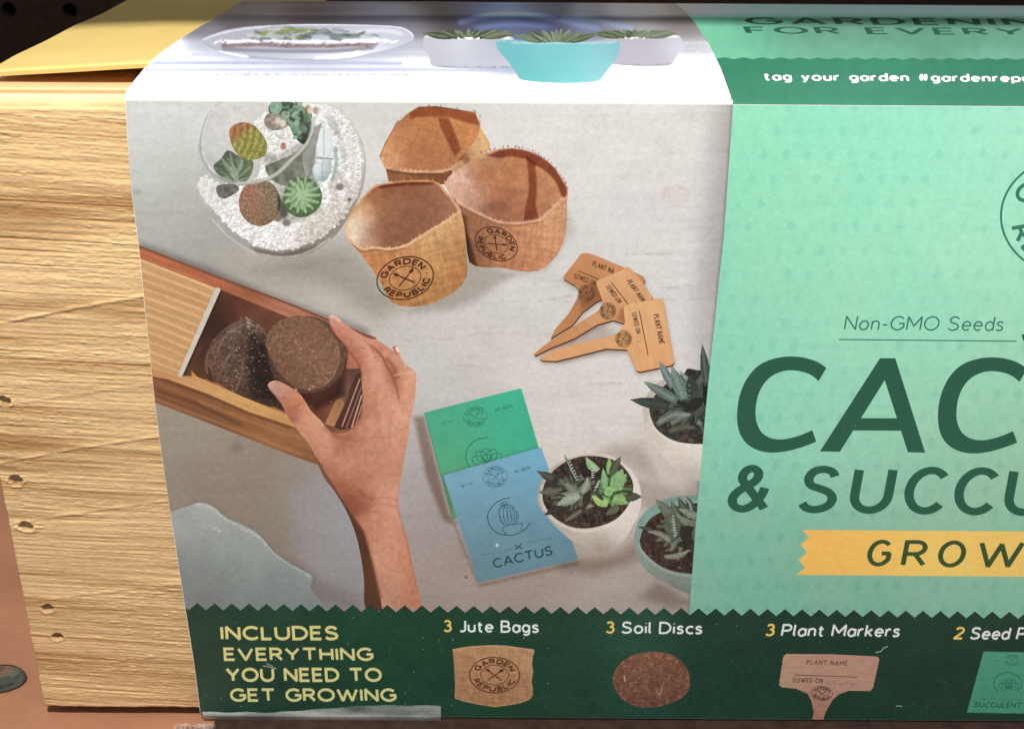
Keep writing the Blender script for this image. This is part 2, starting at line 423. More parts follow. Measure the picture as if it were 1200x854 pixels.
# ------------------------------------------------------------------ the card sleeve itself
EDGE_F = [(147, 120), (149, 160), (152.5, 213), (162, 288), (169, 357), (176, 426), (188, 525), (205.3, 640), (216.5, 711), (226.3, 773), (235, 839.5)]
EDGE_T = [(146, 118), (147.5, 107), (152, 101), (163, 87), (185, 64), (206, 49), (229, 34), (250, 21.5), (283, 0.5)]
GT = front(EDGE_F)
m_card = mat_plain('white_card', (0.80, 0.79, 0.76), 0.55, 0.3, 900, 0.05, 0.1)
def prof():
    """sleeve profile (y, z) from the back bottom over front and top to the back; flag = which face"""
    P = [(YF + 0.1030, SLBOT, 'b'), (YF + 0.05, SLBOT, 'b'), (YF + 0.0010, SLBOT, 'b')]
    P += [(YF + 0.0002, SLBOT + 0.0002, 'f')]
    for k in range(0, 26): P.append((YF + 0.00006, SLBOT + 0.0008 + (ZFOLD - SLBOT - 0.0010) * k / 25, 'f'))
    for y, z in TOPD[1:]: P.append((y, z - 0.00011, 't'))
    P += [(YF + 0.1045, ZFOLD - 0.004, 'k'), (YF + 0.1048, ZFOLD - 0.06, 'k'), (YF + 0.1048, SLBOT + 0.001, 'k')]
    return P
def sleeve():
    PR = prof(); pts = np.array([(a, b) for a, b, _ in PR]); fl = [c for *_, c in PR]
    ef = front(EDGE_F); et = top(EDGE_T)
    xl = []
    for (y, z), c in zip(pts, fl):
        if c == 'f': xl.append(np.interp(z, ef[::-1, 2], ef[::-1, 0]))
        elif c == 't': xl.append(np.interp(y, et[:, 1], et[:, 0]))
        else: xl.append(None)
    xb = ef[-1, 0]; xt = et[-1, 0]
    for j, x in enumerate(xl):
        if x is None: xl[j] = xb if fl[j] == 'b' else xt + (xb - xt) * max(0, (ZFOLD - pts[j, 1]) / (ZFOLD - SLBOT))
    xl = np.array(xl)
    # inward normals
    tdir = np.gradient(pts, axis=0); nrm = np.stack([-tdir[:, 1], tdir[:, 0]], 1); nrm /= np.linalg.norm(nrm, axis=1)[:, None] + 1e-12
    th = 0.00042
    inn = pts - nrm * th
    n = len(pts); s = np.linspace(0, 1, 14)
    rows = []
    for ring in (pts, inn):
        for t_ in s:
            x = xl + (SR_X - xl) * t_
            rows.append(np.stack([x, ring[:, 0], ring[:, 1]], 1))
    V = np.concatenate(rows); m = len(s); Fc = []
    idx = lambda side, a, b: side * m * n + a * n + b
    for a in range(m - 1):
        for b in range(n - 1):
            Fc.append((idx(0, a, b), idx(0, a + 1, b), idx(0, a + 1, b + 1), idx(0, a, b + 1)))
            Fc.append((idx(1, a, b), idx(1, a, b + 1), idx(1, a + 1, b + 1), idx(1, a + 1, b)))
    for b in range(n - 1):
        Fc.append((idx(0, 0, b), idx(0, 0, b + 1), idx(1, 0, b + 1), idx(1, 0, b)))
        Fc.append((idx(0, m - 1, b), idx(1, m - 1, b), idx(1, m - 1, b + 1), idx(0, m - 1, b + 1)))
    return V, Fc
_V, _F = sleeve()
SLV = fast_mesh('card_sleeve', _V, _F, m_card)
tag(SLV, 'printed card sleeve of a cactus and succulent grow kit wrapped round the pale wooden box', 'packaging sleeve')
TF = ([270, 500, 800, 1000, 1180], [134, 200, 300, 400, 500, 600, 700, 770, 830], [[(1.48, 1.38, 1.23), (1.48, 1.37, 1.23), (1.40, 1.30, 1.16), (1.34, 1.24, 1.11), (1.26, 1.17, 1.05)], [(1.42, 1.31, 1.18), (1.40, 1.30, 1.16), (1.34, 1.24, 1.11), (1.27, 1.18, 1.06), (1.20, 1.12, 1.01)], [(1.31, 1.22, 1.09), (1.31, 1.21, 1.09), (1.25, 1.16, 1.04), (1.19, 1.10, 0.99), (1.12, 1.04, 0.94)], [(1.22, 1.13, 1.01), (1.21, 1.12, 1.00), (1.16, 1.07, 0.96), (1.11, 1.02, 0.92), (1.06, 0.98, 0.88)], [(1.13, 1.03, 0.93), (1.13, 1.03, 0.92), (1.09, 1.00, 0.90), (1.04, 0.95, 0.86), (1.00, 0.91, 0.82)], [(1.06, 0.95, 0.85), (1.07, 0.96, 0.85), (1.03, 0.93, 0.83), (0.98, 0.89, 0.79), (0.94, 0.85, 0.76)], [(1.02, 0.88, 0.78), (1.01, 0.88, 0.77), (0.98, 0.85, 0.75), (0.94, 0.82, 0.72), (0.90, 0.78, 0.69)], [(1.00, 0.83, 0.71), (1.00, 0.83, 0.71), (0.96, 0.80, 0.69), (0.92, 0.77, 0.66), (0.88, 0.73, 0.64)], [(0.98, 0.77, 0.65), (1.00, 0.78, 0.65), (0.96, 0.75, 0.63), (0.92, 0.72, 0.61), (0.88, 0.69, 0.59)], ])
TT = ([320, 500, 700, 900, 1150], [12, 34, 42, 50, 60, 75, 90, 110], [[(0.28, 0.26, 0.25), (0.27, 0.26, 0.25), (0.28, 0.26, 0.25), (0.27, 0.26, 0.25), (0.27, 0.26, 0.25)], [(1.61, 1.49, 1.32), (1.59, 1.47, 1.30), (1.52, 1.41, 1.25), (1.43, 1.32, 1.17), (1.24, 1.15, 1.03)], [(1.66, 1.54, 1.36), (1.64, 1.52, 1.34), (1.57, 1.45, 1.29), (1.47, 1.36, 1.21), (1.32, 1.22, 1.09)], [(1.80, 1.66, 1.47), (1.76, 1.62, 1.43), (1.68, 1.55, 1.37), (1.55, 1.44, 1.27), (1.38, 1.28, 1.13)], [(1.89, 1.75, 1.54), (1.87, 1.73, 1.53), (1.80, 1.66, 1.47), (1.67, 1.55, 1.37), (1.49, 1.38, 1.23)], [(2.09, 1.93, 1.70), (2.05, 1.89, 1.67), (1.96, 1.81, 1.60), (1.85, 1.71, 1.51), (1.64, 1.51, 1.34)], [(2.30, 2.13, 1.88), (2.25, 2.09, 1.84), (2.14, 1.99, 1.75), (2.00, 1.86, 1.64), (1.82, 1.68, 1.49)], [(2.46, 2.27, 2.00), (2.42, 2.24, 1.98), (2.33, 2.16, 1.90), (2.16, 2.00, 1.77), (1.97, 1.83, 1.62)], ])

# ------------------------------------------------------------------ printed matter: coloured shapes cut into one flat sheet, laid on the card
def _bil(T, P):
    xs, ys, V = T; V = np.array(V)
    r = np.stack([np.stack([np.interp(P[:, 1], ys, V[:, j, c]) for c in range(3)], 1) for j in range(len(xs))], 1)
    xi = np.interp(P[:, 0], xs, np.arange(len(xs))); i = np.minimum(xi.astype(int), len(xs) - 2); f = (xi - i)[:, None]
    n = np.arange(len(P)); return r[n, i] * (1 - f) + r[n, i + 1] * f
def E_front(P): return _bil(TF, P)
TT = (TT[0], TT[1][1:], TT[2][1:])
def E_top(P): k = sstep(17, 25, P[:, 1])[:, None]; return _bil(TT, P) * (np.array([.19, .185, .22]) * (1 - k) + k)

def cat(pts, n=6, closed=True):
    """Catmull-Rom through pts"""
    P = np.asarray(pts, float); m = len(P); out = []
    rng_ = range(m) if closed else range(m - 1)
    for i in rng_:
        if closed: p0, p1, p2, p3 = P[i - 1], P[i], P[(i + 1) % m], P[(i + 2) % m]
        else: p0, p1, p2, p3 = P[max(i - 1, 0)], P[i], P[i + 1], P[min(i + 2, m - 1)]
        for k in range(n):
            t = k / n
            out.append(0.5 * ((2 * p1) + (-p0 + p2) * t + (2 * p0 - 5 * p1 + 4 * p2 - p3) * t * t + (-p0 + 3 * p1 - 3 * p2 + p3) * t ** 3))
    if not closed: out.append(P[-1])
    return np.array(out)
def ell(cx, cy, rx, ry, ang=0, n=40, a0=0, a1=360):
    t = np.radians(np.linspace(a0, a1, n, endpoint=(a1 - a0) < 359.9)); a = math.radians(ang)
    x, y = rx * np.cos(t), ry * np.sin(t)
    return np.stack([cx + x * math.cos(a) - y * math.sin(a), cy + x * math.sin(a) + y * math.cos(a)], 1)
def inpoly(P, Q):
    x, y = P[:, 0], P[:, 1]; r = np.zeros(len(P), bool); j = len(Q) - 1
    for i in range(len(Q)):
        xi, yi = Q[i]; xj, yj = Q[j]
        if yi != yj:
            c = ((yi > y) != (yj > y)) & (x < (xj - xi) * (y - yi) / (yj - yi) + xi)
            r ^= c
        j = i
    return r
def dseg(P, pts):
    """distance to a polyline, and the position along it"""
    d = np.full(len(P), 1e9); pts = np.asarray(pts, float); best = np.zeros(len(P)); L = 0
    if len(pts) == 1: return np.hypot(P[:, 0] - pts[0, 0], P[:, 1] - pts[0, 1]), best
    for a, b in zip(pts[:-1], pts[1:]):
        e = b - a; l2 = max((e ** 2).sum(), 1e-9)
        t = np.clip(((P - a) @ e) / l2, 0, 1)
        q = np.hypot(*(P - a - t[:, None] * e).T); m = q < d
        d = np.where(m, q, d); best = np.where(m, L + t * math.sqrt(l2), best); L += math.sqrt(l2)
    return d, best
def gm(pts, p=3.2, soft=3.0):
    """a smooth colour field through sample points (x, y, r, g, b)"""
    A = np.asarray(pts, float); XY = A[:, :2]
    dd = np.hypot(XY[:, None, 0] - XY[None, :, 0], XY[:, None, 1] - XY[None, :, 1]) + np.eye(len(A)) * 1e9
    nn = np.sort(dd, 1)[:, :2].mean(1) if len(A) > 2 else np.full(len(A), 20.0)
    h = np.clip(nn, soft, None) * 0.62
    def f(P, C=None):
        num = np.zeros((len(P), 3)); den = np.zeros(len(P))
        for (x, y, r, g, b), hh in zip(A, h):
            d2 = (P[:, 0] - x) ** 2 + (P[:, 1] - y) ** 2
            w = np.exp(-d2 / (2 * hh * hh)) + 1e-3 * (1 + d2 / (4 * hh * hh)) ** -2
            num += w[:, None] * np.array([r, g, b]); den += w
        return num / den[:, None]
    return f
def noisy(f, amp, scale, seed=1, ay=1.0, ang=0.0, oct=3):
    ca, sa = math.cos(math.radians(ang)), math.sin(math.radians(ang))
    def g(P, C=None):
        c = f(P, C) if callable(f) else np.tile(np.array(f, float), (len(P), 1))
        u = P[:, 0] * ca + P[:, 1] * sa; v = -P[:, 0] * sa + P[:, 1] * ca
        n = fbm(u / scale, v / (scale * ay), oct, seed) - 0.5
        return c * (1 + amp * 2 * n)[:, None]
    return g
def weave(f, amp=0.16, ang=0, sp=2.6, seed=4):
    ca, sa = math.cos(math.radians(ang)), math.sin(math.radians(ang))
    def g(P, C=None):
        c = f(P, C) if callable(f) else np.tile(np.array(f, float), (len(P), 1))
        u = P[:, 0] * ca + P[:, 1] * sa; v = -P[:, 0] * sa + P[:, 1] * ca
        n = vn(u / sp, v / (sp * 5), seed) + vn(u / (sp * 6), v / sp, seed + 3) - 1
        n2 = fbm(u / 14, v / 14, 2, seed + 8) - 0.5
        return c * (1 + .75 * amp * n + 0.5 * amp * n2)[:, None]
    return g

class Art:
    def __init__(s, surf, illum, mat, default):
        s.clip = None; s.sat = {}; s.boost = 0; s.grade = {}
        s.surf, s.illum, s.mat = surf, illum, mat
        s.ops = []; s.V = []; s.Fc = []; s.own = []; s.nl = 0; s.sp = []; s.pics = {}; s.order = []; s.default = default
        s.segs = []
    def pic(s, key, name, parent=None, label=None, mat=None):
        s.pics[key] = (name, parent, label, mat); s.order.append(key)
    def face(s, pts):
        b = len(s.V); s.V += [tuple(p) for p in pts]; s.Fc.append(list(range(b, b + len(pts)))); s.own.append(s.nl)
    def poly(s, key, pts, color, sp=None, smooth=0):
        pts = cat(pts, smooth) if smooth else np.asarray(pts, float)
        s.face(pts)
        if sp: s.sp.append((pts, sp))
        s.ops.append(('poly', s.nl, key, color)); s.nl += 1
    def polys(s, key, lst, color):
        if not lst: return
        for p in lst: s.face(p)
        s.ops.append(('poly', s.nl, key, color)); s.nl += 1
    def tex(s, key, fn, bbox=None):
        s.ops.append(('tex', key, fn, bbox))
    def brush(s, key, pts, w, color, a=1.0, soft=0.5, smooth=0, w1=None):
        pts = cat(pts, 5, False) if smooth else np.asarray(pts, float)
        c = np.array(color, float); wm = max(w, w1 or 0) * (1 + soft) + 1
        L = np.hypot(*np.diff(pts, axis=0).T).sum() if len(pts) > 1 else 1
        def fn(P, C):
            d, t = dseg(P, pts)
            ww = w if w1 is None else w + (w1 - w) * t / max(L, 1e-6)
            k = a * (1 - sstep(ww * (1 - soft), ww * (1 + soft), d))
            return C + (c - C) * k[:, None]
        s.tex(key, fn, (pts[:, 0].min() - wm, pts[:, 1].min() - wm, pts[:, 0].max() + wm, pts[:, 1].max() + wm))
    def blob(s, key, cx, cy, rx, ry, color, a=1.0, soft=0.5, ang=0, mul=False):
        ca, sa = math.cos(math.radians(ang)), math.sin(math.radians(ang)); c = np.array(color, float); R = max(rx, ry) * (1 + soft) + 1
        def fn(P, C):
            x = P[:, 0] - cx; y = P[:, 1] - cy
            d = np.hypot((x * ca + y * sa) / rx, (-x * sa + y * ca) / ry)
            k = (a * (1 - sstep(1 - soft, 1 + soft, d)))[:, None]
            return C * (1 + (c / 255 - 1) * k) if mul else C + (c - C) * k
        s.tex(key, fn, (cx - R, cy - R, cx + R, cy + R))
    def soft_poly(s, key, pts, color, a=1.0, w=4.0, mul=True):
        """a soft-edged shape (a shadow within the printed photograph)"""
        pts = np.asarray(pts, float); c = np.array(color, float); ring = np.vstack([pts, pts[:1]])
        def fn(P, C):
            d, _ = dseg(P, ring); i = inpoly(P, pts); sd = np.where(i, -d, d)
            k = (a * (1 - sstep(-w, w, sd)))[:, None]
            return C * (1 + (c / 255 - 1) * k) if mul else C + (c - C) * k
        s.tex(key, fn, (pts[:, 0].min() - w, pts[:, 1].min() - w, pts[:, 0].max() + w, pts[:, 1].max() + w))
    def ribbon(s, key, lines, w, color, closed=False):
        fs = []
        for L in lines:
            fs += ribbon_quads(np.asarray(L, float), w, False)
        s.polys(key, fs, color)
    def build(s, things, clip=None):
        V = np.array(s.V)
        # interior points where the picture has soft colour
        x0, y0 = V.min(0); x1, y1 = V.max(0)
        R = 2.0; gx = np.arange(x0, x1, R); gy = np.arange(y0, y1, R)
        GX, GY = np.meshgrid(gx, gy); S = np.full(GX.shape, 1e9)
        for pts, sp in s.sp:
            a = pts.min(0); b = pts.max(0)
            i0, i1 = np.searchsorted(gx, [a[0], b[0]]); j0, j1 = np.searchsorted(gy, [a[1], b[1]])
            if i1 <= i0 or j1 <= j0: continue
            sub = np.stack([GX[j0:j1, i0:i1].ravel(), GY[j0:j1, i0:i1].ravel()], 1)
            m = inpoly(sub, pts).reshape(j1 - j0, i1 - i0)
            S[j0:j1, i0:i1][m] = sp
        rng = np.random.default_rng(5); extra = []
        for sp in sorted({q for _, q in s.sp}):
            ax = np.arange(x0, x1, sp); ay = np.arange(y0, y1, sp * 0.87)
            A, B = np.meshgrid(ax, ay); A = A + (np.arange(len(ay)) % 2)[:, None] * sp / 2
            A = A + rng.uniform(-.18, .18, A.shape) * sp; B = B + rng.uniform(-.18, .18, B.shape) * sp
            ii = np.clip(((A - x0) / R).round().astype(int), 0, len(gx) - 1); jj = np.clip(((B - y0) / R).round().astype(int), 0, len(gy) - 1)
            m = S[jj, ii] == sp
            extra.append(np.stack([A[m], B[m]], 1))
        allv = np.vstack([V] + extra)
        edges = []
        if s.clip is not None:
            b = len(allv); allv = np.vstack([allv, s.clip]); edges += [(b + i, b + (i + 1) % len(s.clip)) for i in range(len(s.clip))]
        for f in s.Fc:
            edges += [(f[i - 1], f[i]) for i in range(len(f))]
        out = delaunay_2d_cdt([Vector(p) for p in allv.tolist()], edges, [], 0, 1e-5, False)
        P = np.array([tuple(v) for v in out[0]]); T = np.array([f for f in out[2]], np.int32)
        ctr = P[T].mean(1); so = np.argsort(ctr[:, 0]); cs = ctr[so]
        member = [[] for _ in range(s.nl)]
        for f, o_ in zip(s.Fc, s.own):
            Q = V[f]; a, b = Q.min(0), Q.max(0)
            i0, i1 = np.searchsorted(cs[:, 0], [a[0], b[0]])
            if i1 <= i0: continue
            k = np.nonzero((cs[i0:i1, 1] > a[1]) & (cs[i0:i1, 1] < b[1]))[0] + i0
            if not len(k): continue
            k = k[inpoly(cs[k], Q)]
            if len(k): member[o_].append(so[k])
        key_id = {k: i for i, k in enumerate(s.order)}
        FK = np.full(len(T), -1)
        PC = P[T]                       # (F, 3, 2)
        C = np.zeros((len(T), 3, 3)); lo = PC.min(1); hi = PC.max(1)
        for op in s.ops:
            if op[0] == 'poly':
                _, li, key, color = op
                if not member[li]: continue
                f = np.unique(np.concatenate(member[li]))
                if callable(color): C[f] = color(PC[f].reshape(-1, 2), C[f].reshape(-1, 3)).reshape(-1, 3, 3)
                else: C[f] = np.array(color, float)
                if key is not None: FK[f] = key_id[key]
            else:
                _, key, fn, bb = op
                m = np.isin(FK, [key_id[k] for k in key]) if isinstance(key, tuple) else FK == key_id[key]
                if bb is not None: m &= (hi[:, 0] > bb[0]) & (hi[:, 1] > bb[1]) & (lo[:, 0] < bb[2]) & (lo[:, 1] < bb[3])
                f = np.nonzero(m)[0]
                if len(f): C[f] = fn(PC[f].reshape(-1, 2), C[f].reshape(-1, 3)).reshape(-1, 3, 3)
        if s.clip is not None: FK[~inpoly(ctr, s.clip)] = -1
        for k, (sat, gain, *con) in s.grade.items():
            m = FK == key_id[k]; c = C[m]; L = c @ np.array([.3, .59, .11]); C[m] = (L[..., None] + (c - L[..., None]) * sat) * np.array(gain)
            if con: C[m] = np.clip((C[m] - 150) * con[0] + 150, 12, 255)
        W3 = s.surf(P)
        cc = C.reshape(-1, 3); bo = 1 + s.boost * sstep(205, 252, cc.min(1))[:, None]
        albedo = np.clip(lin(cc) * bo / s.illum(PC.reshape(-1, 2)), 0.006, 0.92).reshape(-1, 3, 3)
        objs = {}
        for key in s.order:
            m = FK == key_id[key]
            name, par, label, mat = s.pics[key]
            if not m.any(): continue
            t = T[m]; u, inv = np.unique(t, return_inverse=True)
            tt = inv.reshape(t.shape).astype(np.int32)
            # wind outwards
            a, b, c = W3[t[:, 0]], W3[t[:, 1]], W3[t[:, 2]]
            nrm = np.cross(b - a, c - a); ctr = (a + b + c) / 3 - CP
            if (nrm * ctr).sum() > 0: tt = tt[:, ::-1]; al = albedo[m][:, ::-1]
            else: al = albedo[m]
            parent = things if par is None else objs[par]
            o = fast_mesh(name, W3[u], tt, mat or s.mat, parent, al.reshape(-1, 3))
            if label: o['label'] = label
            objs[key] = o
        print('art', len(P), len(T))
        return objs

def ribbon_quads(L, w, closed):
    """quads of width w along polyline L, mitred so that neighbours share edges"""
    if len(L) == 1: return [ell(L[0, 0], L[0, 1], w / 2, w / 2, 0, 10)]
    keep = [0] + [i for i in range(1, len(L)) if np.hypot(*(L[i] - L[i - 1])) > 1e-4]
    L = L[keep]
    dd_ = np.diff(L, axis=0); dd_ = dd_ / np.hypot(dd_[:, 0], dd_[:, 1])[:, None]
    for i in range(1, len(L) - 1):
        if (dd_[i - 1] * dd_[i]).sum() < -0.15:
            a_, b_ = L[:i + 1].copy(), L[i:].copy()
            a_[-1] = a_[-1] + dd_[i - 1] * w * .22; b_[0] = b_[0] - dd_[i] * w * .22
            return ribbon_quads(a_, w, closed) + ribbon_quads(b_, w, closed)
    n = len(L); d = np.diff(L, axis=0); d = d / np.hypot(d[:, 0], d[:, 1])[:, None]; nn = np.stack([-d[:, 1], d[:, 0]], 1)
    closed = np.hypot(*(L[0] - L[-1])) < 1e-3 and n > 3
    a = np.zeros((n, 2))
    for i in range(n):
        if closed and i in (0, n - 1): m0, m1 = nn[-1], nn[0]
        elif i == 0: m0 = m1 = nn[0]
        elif i == n - 1: m0 = m1 = nn[-1]
        else: m0, m1 = nn[i - 1], nn[i]
        b = m0 + m1; l = (b ** 2).sum()
        a[i] = b / max(l, .8) * 2 if l > 1e-6 else m0
    l_, r_ = L + a * w / 2, L - a * w / 2
    out = [[l_[i], l_[i + 1], r_[i + 1], r_[i]] for i in range(n - 1)]
    return out

# ------------------------------------------------------------------ a rounded stroke alphabet, drawn as centre lines (cap height 1)
def _a(cx, cy, rx, ry, a0, a1, n=10):
    t = np.radians(np.linspace(a0, a1, n)); return [(cx + rx * math.cos(k), cy + ry * math.sin(k)) for k in t]
G = {}
def g(ch, w, *ls): G[ch] = (w, [list(l) for l in ls])
g('A', .84, [(0, 0), (.42, 1), (.84, 0)], [(.15, .30), (.69, .30)])
g('B', .60, [(0, .52), (.36, .52)] + _a(.36, .26, .24, .26, 90, -90) + [(0, 0), (0, 1), (.32, 1)] + _a(.32, .76, .21, .24, 90, -90))
g('C', .76, _a(.44, .5, .44, .5, 42, 318, 26))
g('D', .74, [(0, 0), (0, 1), (.28, 1)] + _a(.28, .5, .46, .5, 90, -90, 16) + [(0, 0)])
g('E', .54, [(.54, 1), (0, 1), (0, 0), (.54, 0)], [(0, .52), (.48, .52)])
g('F', .52, [(.52, 1), (0, 1), (0, 0)], [(0, .5), (.46, .5)])
g('G', .80, _a(.44, .5, .44, .5, 44, 330, 26) + [(.82, .22), (.82, .48), (.50, .48)])
g('H', .68, [(0, 0), (0, 1)], [(.68, 0), (.68, 1)], [(0, .52), (.68, .52)])
g('I', .0, [(0, 0), (0, 1)])
g('J', .42, [(.42, 1), (.42, .25)] + _a(.2, .22, .22, .22, 0, -130, 8))
g('K', .60, [(0, 0), (0, 1)], [(.58, 1), (.02, .48)], [(.16, .58), (.62, 0)])
g('L', .50, [(0, 1), (0, 0), (.50, 0)])
g('M', .86, [(0, 0), (0, 1), (.43, .3), (.86, 1), (.86, 0)])
g('N', .70, [(0, 0), (0, 1), (.70, 0), (.70, 1)])
g('O', .90, _a(.45, .5, .45, .5, 0, 360, 34))
g('P', .58, [(0, 0), (0, 1), (.32, 1)] + _a(.32, .73, .26, .27, 90, -90) + [(0, .46)])
g('R', .62, [(0, 0), (0, 1), (.32, 1)] + _a(.32, .74, .26, .26, 90, -90) + [(0, .48)], [(.30, .48), (.62, 0)])
g('S', .64, [tuple(q) for q in cat([(.60, .82), (.50, .95), (.32, 1.0), (.13, .94), (.05, .76), (.13, .60), (.32, .52), (.52, .43), (.62, .27), (.55, .09), (.33, 0), (.13, .03), (0, .15)], 4, False)])
g('T', .74, [(0, 1), (.74, 1)], [(.37, 1), (.37, 0)])
g('U', .72, [(0, 1), (0, .36)] + _a(.36, .36, .36, .36, 180, 360, 14) + [(.72, 1)])
g('V', .80, [(0, 1), (.40, 0), (.80, 1)])
g('W', 1.16, [(0, 1), (.30, 0), (.58, .92), (.86, 0), (1.16, 1)])
g('Y', .74, [(0, 1), (.37, .44), (.74, 1)], [(.37, .44), (.37, 0)])
g('&', .86, [tuple(q) for q in cat([(.88, 0), (.55, .34), (.22, .68), (.18, .84), (.27, .97), (.42, 1.0), (.56, .91), (.56, .75), (.42, .61), (.18, .47), (.03, .30), (.05, .12), (.20, .01), (.40, 0), (.60, .12), (.74, .32), (.80, .52)], 4, False)])
g('a', .46, _a(.24, .31, .24, .33, 30, 330, 18), [(.48, .66), (.48, 0)])
g('b', .48, [(0, 1.02), (0, 0)], _a(.26, .32, .26, .33, 150, -150, 18))
g('c', .42, _a(.28, .32, .28, .33, 50, 310, 16))
g('d', .48, [(.50, 1.02), (.50, 0)], _a(.25, .32, .25, .33, 30, 330, 18))
g('e', .50, [(.02, .34), (.50, .34)] + _a(.26, .33, .25, .33, 6, 315, 20))
g('g', .48, _a(.24, .33, .24, .32, 30, 330, 16), [(.48, .65), (.48, -.05)] + _a(.25, -.06, .23, .22, 0, -140, 8))
g('h', .44, [(0, 1.02), (0, 0)], [(0, .35)] + _a(.22, .42, .22, .23, 160, 0, 9) + [(.44, 0)])
g('i', .0, [(0, .65), (0, 0)], [(0, .88), (0, .93)])
g('k', .42, [(0, 1.02), (0, 0)], [(.40, .64), (.02, .26)], [(.13, .36), (.43, 0)])
g('l', .08, [(0, 1.02), (0, .12), (.10, 0)])
g('n', .44, [(0, .65), (0, 0)], [(0, .40)] + _a(.22, .42, .22, .23, 160, 0, 9) + [(.44, 0)])
g('m', .78, [(0, .65), (0, 0)], [(0, .42)] + _a(.2, .45, .19, .2, 160, 0, 8) + [(.39, 0)], [(.39, .42)] + _a(.59, .45, .19, .2, 160, 0, 8) + [(.78, 0)])
g('o', .54, _a(.27, .325, .27, .33, 0, 360, 24))
g('p', .48, [(0, .65), (0, -.28)], _a(.26, .32, .25, .33, 150, -150, 18))
g('r', .28, [(0, .65), (0, 0)], [(0, .38), (.06, .55), (.16, .64), (.30, .64)])
g('s', .40, [tuple(q) for q in cat([(.37, .54), (.28, .64), (.17, .65), (.05, .58), (.04, .45), (.16, .36), (.30, .30), (.38, .20), (.34, .06), (.20, 0), (.08, .01), (0, .09)], 3, False)])
g('t', .32, [(.12, .88), (.12, .16), (.18, .02), (.32, .0)], [(0, .64), (.30, .64)])
g('u', .44, [(0, .65), (0, .24)] + _a(.22, .23, .22, .23, 180, 340, 9), [(.44, .65), (.44, 0)])
g('y', .46, [(0, .65), (.23, .02)], [(.46, .65), (.16, -.18), (.04, -.26)])
g('v', .46, [(0, .65), (.23, 0), (.46, .65)])
g('3', .52, [tuple(q) for q in _a(.24, .76, .22, .24, 150, -80, 10) + _a(.25, .28, .26, .28, 80, -150, 12)])
g('2', .50, _a(.25, .74, .23, .26, 160, -35, 10) + [(0, 0), (.50, 0)])
g('#', .60, [(.18, .95), (.10, .05)], [(.48, .95), (.40, .05)], [(.0, .66), (.60, .66)], [(-.02, .34), (.58, .34)])
g('-', .30, [(0, .36), (.30, .36)])
g('.', .0, [(0, 0), (0, .04)])
g('_', .45, [(0, 0), (.45, 0)])
g('/', .25, [(0, 0), (.25, .9)])
def glyphs(text, track=0.24, space=0.42, w=0.15):
    """[(x offset, char)], total width"""
    x = 0; out = []
    for ch in text:
        if ch == ' ': x += space; continue
        if ch not in G: continue
        out.append((x, ch)); x += G[ch][0] + track
    return out, x - track
def text(art, key, s, p0, p1, up, w, color, track=0.26, space=0.40, slant=0.0, serif=False, aniso=0):
    """s set between p0 and p1 on its baseline, up = vector of one cap height, w = stroke width in cap heights"""
    gs, tot = glyphs(s, track, space)
    p0 = np.array(p0, float); p1 = np.array(p1, float); up = np.array(up, float)
    ex = (p1 - p0) / tot; fs = []
    k = np.hypot(*ex); h = np.hypot(*up)
    M = np.stack([ex, up], 1)
    for x, ch in gs:
        for l in G[ch][1]:
            L = np.array(l, float).reshape(-1, 2); L[:, 0] += x + slant * L[:, 1]
            if aniso:
                fs += [p0 + np.array(q) @ M.T for q in ribbon_quads(L, w, False)]; continue
            Q = p0 + L @ M.T
            fs += ribbon_quads(Q, w * h, False)
        if serif:
            for l in G[ch][1]:
                for (gx_, gy_) in (l[0], l[-1]):
                    if gy_ in (0, 1):
                        Q = p0 + np.array([[gx_ + x - .13, gy_], [gx_ + x + .13, gy_]]) @ M.T
                        fs += ribbon_quads(Q, w * h * .8, False)
    art.polys(key, fs, color)
def arctext(art, key, s, M, c, a0, a1, r, h, w, color, flip=False):
    gs, tot = glyphs(s, 0.34, 0.3); fs = []
    for x, ch in gs:
        for l in G[ch][1]:
            Q = []
            L = np.array(l, float).reshape(-1, 2)
            # subdivide straight runs
            for i in range(len(L)):
                X = (x + L[i, 0]) / tot; a = math.radians(a0 + (a1 - a0) * X)
                rr = r + (h * L[i, 1] if not flip else -h * L[i, 1])
                Q.append((rr * math.cos(a), rr * math.sin(a)))
            Q = np.array(Q) @ np.array(M).T + np.array(c)
            fs += ribbon_quads(Q, w, False)
    art.polys(key, fs, color)
